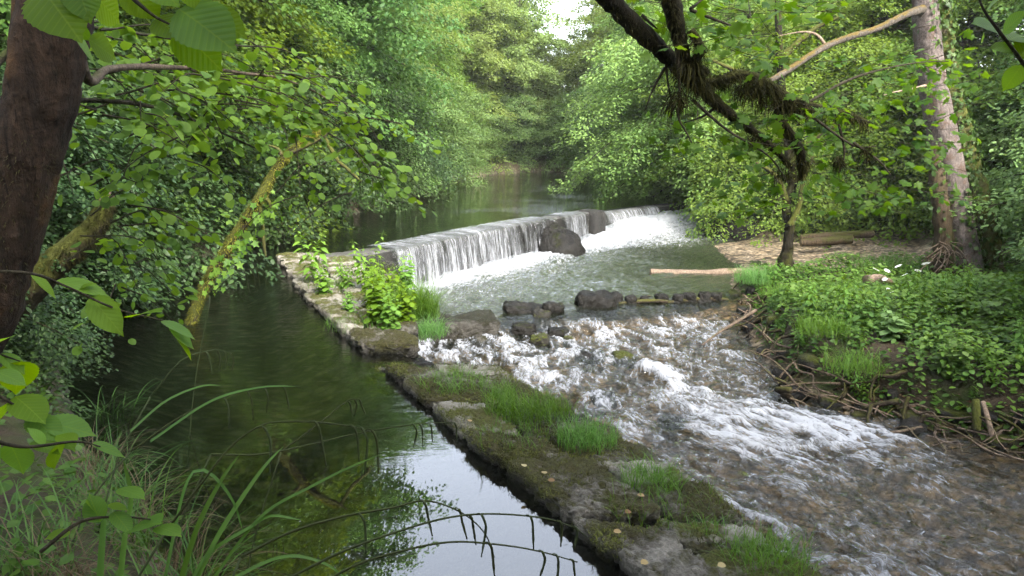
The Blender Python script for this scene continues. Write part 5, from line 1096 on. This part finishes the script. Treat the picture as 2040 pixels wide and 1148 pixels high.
def pend(stem, Y, spikes, label, r=.005):
    o = thing('pendulous_sedge', label, 'sedge', group='arching sedge stems over the side channel')
    P = cr(px([(a, b, Y + (c if True else 0)) for a, b, c in stem]), 8); mb = MB(); tube(mb, P, np.linspace(r, r * .45, len(P)), 6); mb.build('stem', M['spike'], o)
    base = P[0]; g_ = np.array((base[0] - .25, base[1] - .25, tz(base[0] - .25, base[1] - .25)))
    mb = MB(); tube(mb, cr([g_, (g_ + base) / 2 + (-.03, 0, .04), base], 4), r, 6); mb.build('stem', M['spike'], o)
    for sx_, ln in spikes:
        k = np.argmin([abs((vp[0] / (vp[1] * math.cos(TH) - (vp[2] - CH) * math.sin(TH))) * FPX + 1020 - sx_) for vp in P]); a = P[k]; L = ln / FPX * Y
        q = [a, a + (L * .1, 0, L * .02), a + (L * .19, 0, -L * .12), a + (L * .22, .01, -L * .4), a + (L * .22 + R.normal(0, .01), .01, -L)]
        pts = cr(q, 5); rr = np.where(np.linspace(0, 1, len(pts)) < .35, .002, .005) * (1 - .4 * (np.linspace(0, 1, len(pts)) > .93)); mb = MB(); tube(mb, pts, rr, 6, .2, 3, ns=200); mb.build('spike', M['spike'], o)
pend([(330, 1060, 0), (400, 965, 0), (460, 890, .05), (520, 848, .1), (575, 840, .15), (640, 842, .2), (700, 850, .25), (745, 862, .3)], 2.7, [(510, 110), (612, 110), (690, 90), (705, 120), (730, 110)], 'arching sedge stem with five hanging dark spikes left of centre')
pend([(480, 1110, 0), (580, 1060, 0), (680, 1030, .05), (780, 1012, .1), (850, 998, .15), (920, 1022, .2), (965, 1062, .25), (985, 1110, .3)], 2.5, [(835, 90), (705, 100), (900, 80), (925, 80)], 'sedge stem bending down with hanging spikes at bottom centre')
pend([(560, 1160, 0), (680, 1100, 0), (790, 1060, .05), (890, 1032, .1), (980, 1024, .15), (1080, 1032, .2), (1140, 1050, .3), (1170, 1070, .35)], 2.5, [(1040, 90), (950, 110), (1110, 70), (1140, 60)], 'long nearly level sedge stem crossing the bright reflection')
pend([(600, 1190, 0), (700, 1130, 0), (800, 1098, .05), (900, 1080, .1), (1000, 1086, .15), (1080, 1100, .2), (1150, 1120, .3)], 2.4, [(960, 90), (1075, 80), (1100, 80), (1130, 60)], 'lowest sedge stem at the bottom edge over the reflection')
pend([(420, 905, 0), (520, 905, .1), (620, 885, .3), (720, 862, .4), (830, 845, .5), (900, 842, .6)], 3.5, [(850, 50), (835, 60), (815, 60), (905, 50)], 'thin sedge stem reaching towards the wall edge')
pend([(300, 790, 0), (360, 720, 0), (410, 700, .1), (440, 698, .2), (462, 706, .2)], 4.2, [(405, 50), (425, 48), (440, 44), (455, 44)], 'sedge stem with drooping spikes in the shade of the left bank')
pend([(420, 590, 0), (460, 550, 0), (490, 537, .1), (515, 538, .2), (530, 546, .2)], 6.5, [(480, 50), (492, 48), (505, 44), (520, 40)], 'distant dark sedge stem drooping over the upper side channel')
pend([(260, 900, 0), (360, 830, .1), (450, 790, .2), (540, 770, .3), (600, 772, .3)], 3.6, [(520, 60), (480, 70), (560, 60), (440, 70)], 'fine sedge stem over the dark channel water')
pend([(560, 900, 0), (640, 840, .1), (690, 800, .2), (715, 796, .2)], 3.8, [(690, 40), (700, 40), (712, 36)], 'short sedge stem with three thin spikes mid channel')
# long arching leaf blades over the water
t_ = thing('sedge_clump', 'long glossy sedge leaves arching over the near channel water', 'sedge')
for pts, w in (([(330, 1150), (470, 1000), (380, 935), (400, 935), (440, 955), (470, 1010), (482, 1050)], .012), ([(390, 1160), (440, 1060), (505, 960), (540, 915), (565, 890)], .02), ([(420, 1160), (520, 1030), (620, 970), (700, 930), (760, 905)], .012), ([(360, 1160), (395, 1050), (440, 960), (478, 905)], .022), ([(450, 1160), (560, 1110), (640, 1120), (700, 1160)], .012), ([(380, 1160), (420, 1100), (500, 1050), (540, 1028), (600, 1036)], .014), ([(200, 1160), (205, 1080), (210, 1000)], .026), ([(240, 1160), (250, 1070), (262, 990), (246, 918)], .022), ([(300, 880), (420, 800), (520, 772), (590, 770)], .01), ([(260, 860), (330, 800), (400, 770), (440, 768)], .01)):
    if pts[2][0] == 380: pts = [(330, 1150), (350, 1050), (368, 975), (390, 937), (425, 948), (465, 1000), (484, 1060)]
    P = lin(cr(px(pts, 2.75), 8), 20); T = nrmz(np.gradient(P, axis=0)); s = nrmz(np.cross(T, (0, -.6, .8)))
    ww = w * .6 * np.sqrt(np.clip(1 - np.linspace(0, 1, 20) ** 2.5, 0, 1)) + .0003; up_ = np.cross(s, T) * ww[:, None] * .3
    mb = MB(); mb.add(np.stack([P - s * ww[:, None] + up_, P, P + s * ww[:, None] + up_], 1), [grid_faces(20, 3)], R.uniform(.3, .9)); mb.build('blade', M['sedge'], t_)
# leafy shoots at lower left
for k, (pts, lst) in enumerate([
    ([(-60, 540, 2.2), (60, 545, 2.3), (130, 570, 2.4), (230, 615, 2.5), (330, 640, 2.6), (395, 655, 2.6)], [((262, 632), (318, 610), 1.1), ((320, 640), (392, 668), .8), ((335, 650), (392, 690), .8), ((345, 668), (388, 712), .6), ((180, 590), (242, 664), .7), ((110, 560), (220, 580), .7), ((60, 545), (118, 590), .8), ((150, 578), (190, 560), .8)]),
    ([(-80, 760, 1.9), (0, 790, 1.95), (60, 830, 2.), (100, 850, 2.)], [((-10, 740), (55, 762), 1.1), ((30, 790), (90, 835), 1.), ((85, 840), (188, 858), .75), ((60, 830), (120, 872), .8), ((20, 800), (-30, 850), 1.), ((100, 850), (150, 890), .8)]),
    ([(-60, 860, 1.8), (40, 890, 1.85), (150, 880, 1.9), (200, 890, 1.9)], [((182, 885), (254, 904), .8), ((60, 882), (120, 898), .7), ((20, 885), (50, 935), 1.), ((120, 880), (100, 930), 1.), ((0, 870), (-10, 930), .9), ((90, 886), (60, 850), .9), ((150, 882), (110, 860), .7)]),
    ([(80, 1100, 1.9), (160, 1040, 1.95), (240, 1030, 2.), (300, 1035, 2.)], [((265, 1050), (316, 1034), 1.3), ((312, 1050), (360, 1060), .8), ((170, 1000), (205, 1030), 1.), ((200, 1040), (175, 985), 1.), ((225, 1020), (262, 1058), .7), ((140, 1060), (90, 1070), .8), ((236, 974), (288, 986), .8), ((215, 1006), (255, 1012), .8)]),
    ([(-100, 680, 2.1), (-20, 700, 2.1), (40, 720, 2.1)], [((0, 705), (52, 740), .9), ((40, 720), (30, 775), 1.), ((-20, 690), (20, 660), .9)]),
    ([(380, 610, 6.3), (375, 590, 6.3), (360, 570, 6.3)], [((365, 575), (398, 580), .9), ((370, 590), (396, 596), .9), ((362, 572), (345, 560), .9), ((375, 600), (350, 604), .9)])]):
    t_ = thing('leafy_shoot', ['hazel shoot with broad leaves above the shaded water', 'shoot with drooping dark green leaves at the left edge', 'low shoot with pointed leaves spreading over the sedge', 'shoot with two bright leaves above the bottom sedge', 'small leafy shoot against the leaning trunk', 'distant sprig of leaves beside the foot of the mossy pole'][k], 'shoot', group='leafy shoots on the near left bank')
    woody(t_, 'stem', px(pts), [.006, .004, .002], 'twig', 6)
    b = px(pts)[0]
    exleaves(t_, lst, HAZELBIG, 'leaf_near', pts[len(pts) // 2][2], .88)

# ------------------------------------------------------------------ light
w = bpy.data.worlds.new('World'); sc.world = w; w.use_nodes = True; nt = w.node_tree; nt.nodes.clear()
SUN_EL, SUN_AZ = math.radians(40), math.radians(152)     # azimuth from +Y (ahead) towards +X (right)
sky = nd(nt, 'ShaderNodeTexSky', sky_type='NISHITA'); sky.sun_disc = False; sky.sun_elevation = SUN_EL; sky.sun_rotation = SUN_AZ; sky.dust_density = 3.; sky.air_density = 1.; sky.ozone_density = 1.
bg = nd(nt, 'ShaderNodeBackground', {'Color': nd(nt, 'ShaderNodeHueSaturation', {'Color': sky.outputs[0], 'Saturation': .42}).outputs[0], 'Strength': .15}); nt.links.new(bg.outputs[0], nd(nt, 'ShaderNodeOutputWorld').inputs[0])
sl_ = bpy.data.lights.new('sun', 'SUN'); sl_.energy = 1.3; sl_.angle = math.radians(14); sl_.color = (1, .93, .8)
so = bpy.data.objects.new('sun', sl_); COL.objects.link(so)
from mathutils import Vector
so.rotation_euler = Vector((math.sin(SUN_AZ) * math.cos(SUN_EL), math.cos(SUN_AZ) * math.cos(SUN_EL), math.sin(SUN_EL))).to_track_quat('Z', 'Y').to_euler(); so.location = (0, 0, 40)
vs = sc.view_settings; sc.display_settings.display_device = 'sRGB'; vs.view_transform = 'Standard'; vs.look = 'None'; vs.gamma = 1; vs.exposure = 2.95
cy = sc.cycles; cy.max_bounces = 8; cy.diffuse_bounces = 3; cy.glossy_bounces = 3; cy.transmission_bounces = 4; cy.transparent_max_bounces = 12; cy.sample_clamp_indirect = 6.
cy.caustics_reflective = False; cy.caustics_refractive = False
cy.use_denoising = True; cy.denoiser = 'OPENIMAGEDENOISE'; cy.denoising_input_passes = 'RGB_ALBEDO_NORMAL'; cy.use_adaptive_sampling = True; cy.adaptive_threshold = .02

hz = newmat('pale woodland air'); hm, nt, out = hz
v = nd(nt, 'ShaderNodeVolumePrincipled', {'Color': rgb(.9, .95, .9), 'Density': .0005, 'Anisotropy': .2}); nt.links.new(v.outputs[0], out.inputs['Volume'])
mb = MB(); c8 = np.array([(x, y, z) for x in (-150, 150) for y in (-66, 220) for z in (-3.2, 30)], float)
mb.add(c8, [np.array([(0, 1, 3, 2), (4, 6, 7, 5), (0, 4, 5, 1), (2, 3, 7, 6), (0, 2, 6, 4), (1, 5, 7, 3)])])
tag(mb.build('haze', hm, smooth=False), 'faint pale haze between the trees', 'haze', kind='stuff')

for o in list(sc.objects):
    if o.type == 'EMPTY' and tuple(o.location) == (0, 0, 0) and not any(o.rotation_euler):
        tr_ = [c for c in o.children if c.name.split('.')[0] == 'trunk']
        if tr_:
            for c in list(o.children):
                if c.name.split('.')[0] in ('limb', 'moss', 'ivy', 'bark_fibres', 'dead_creeper', 'hanging_moss'): c.parent = tr_[0]
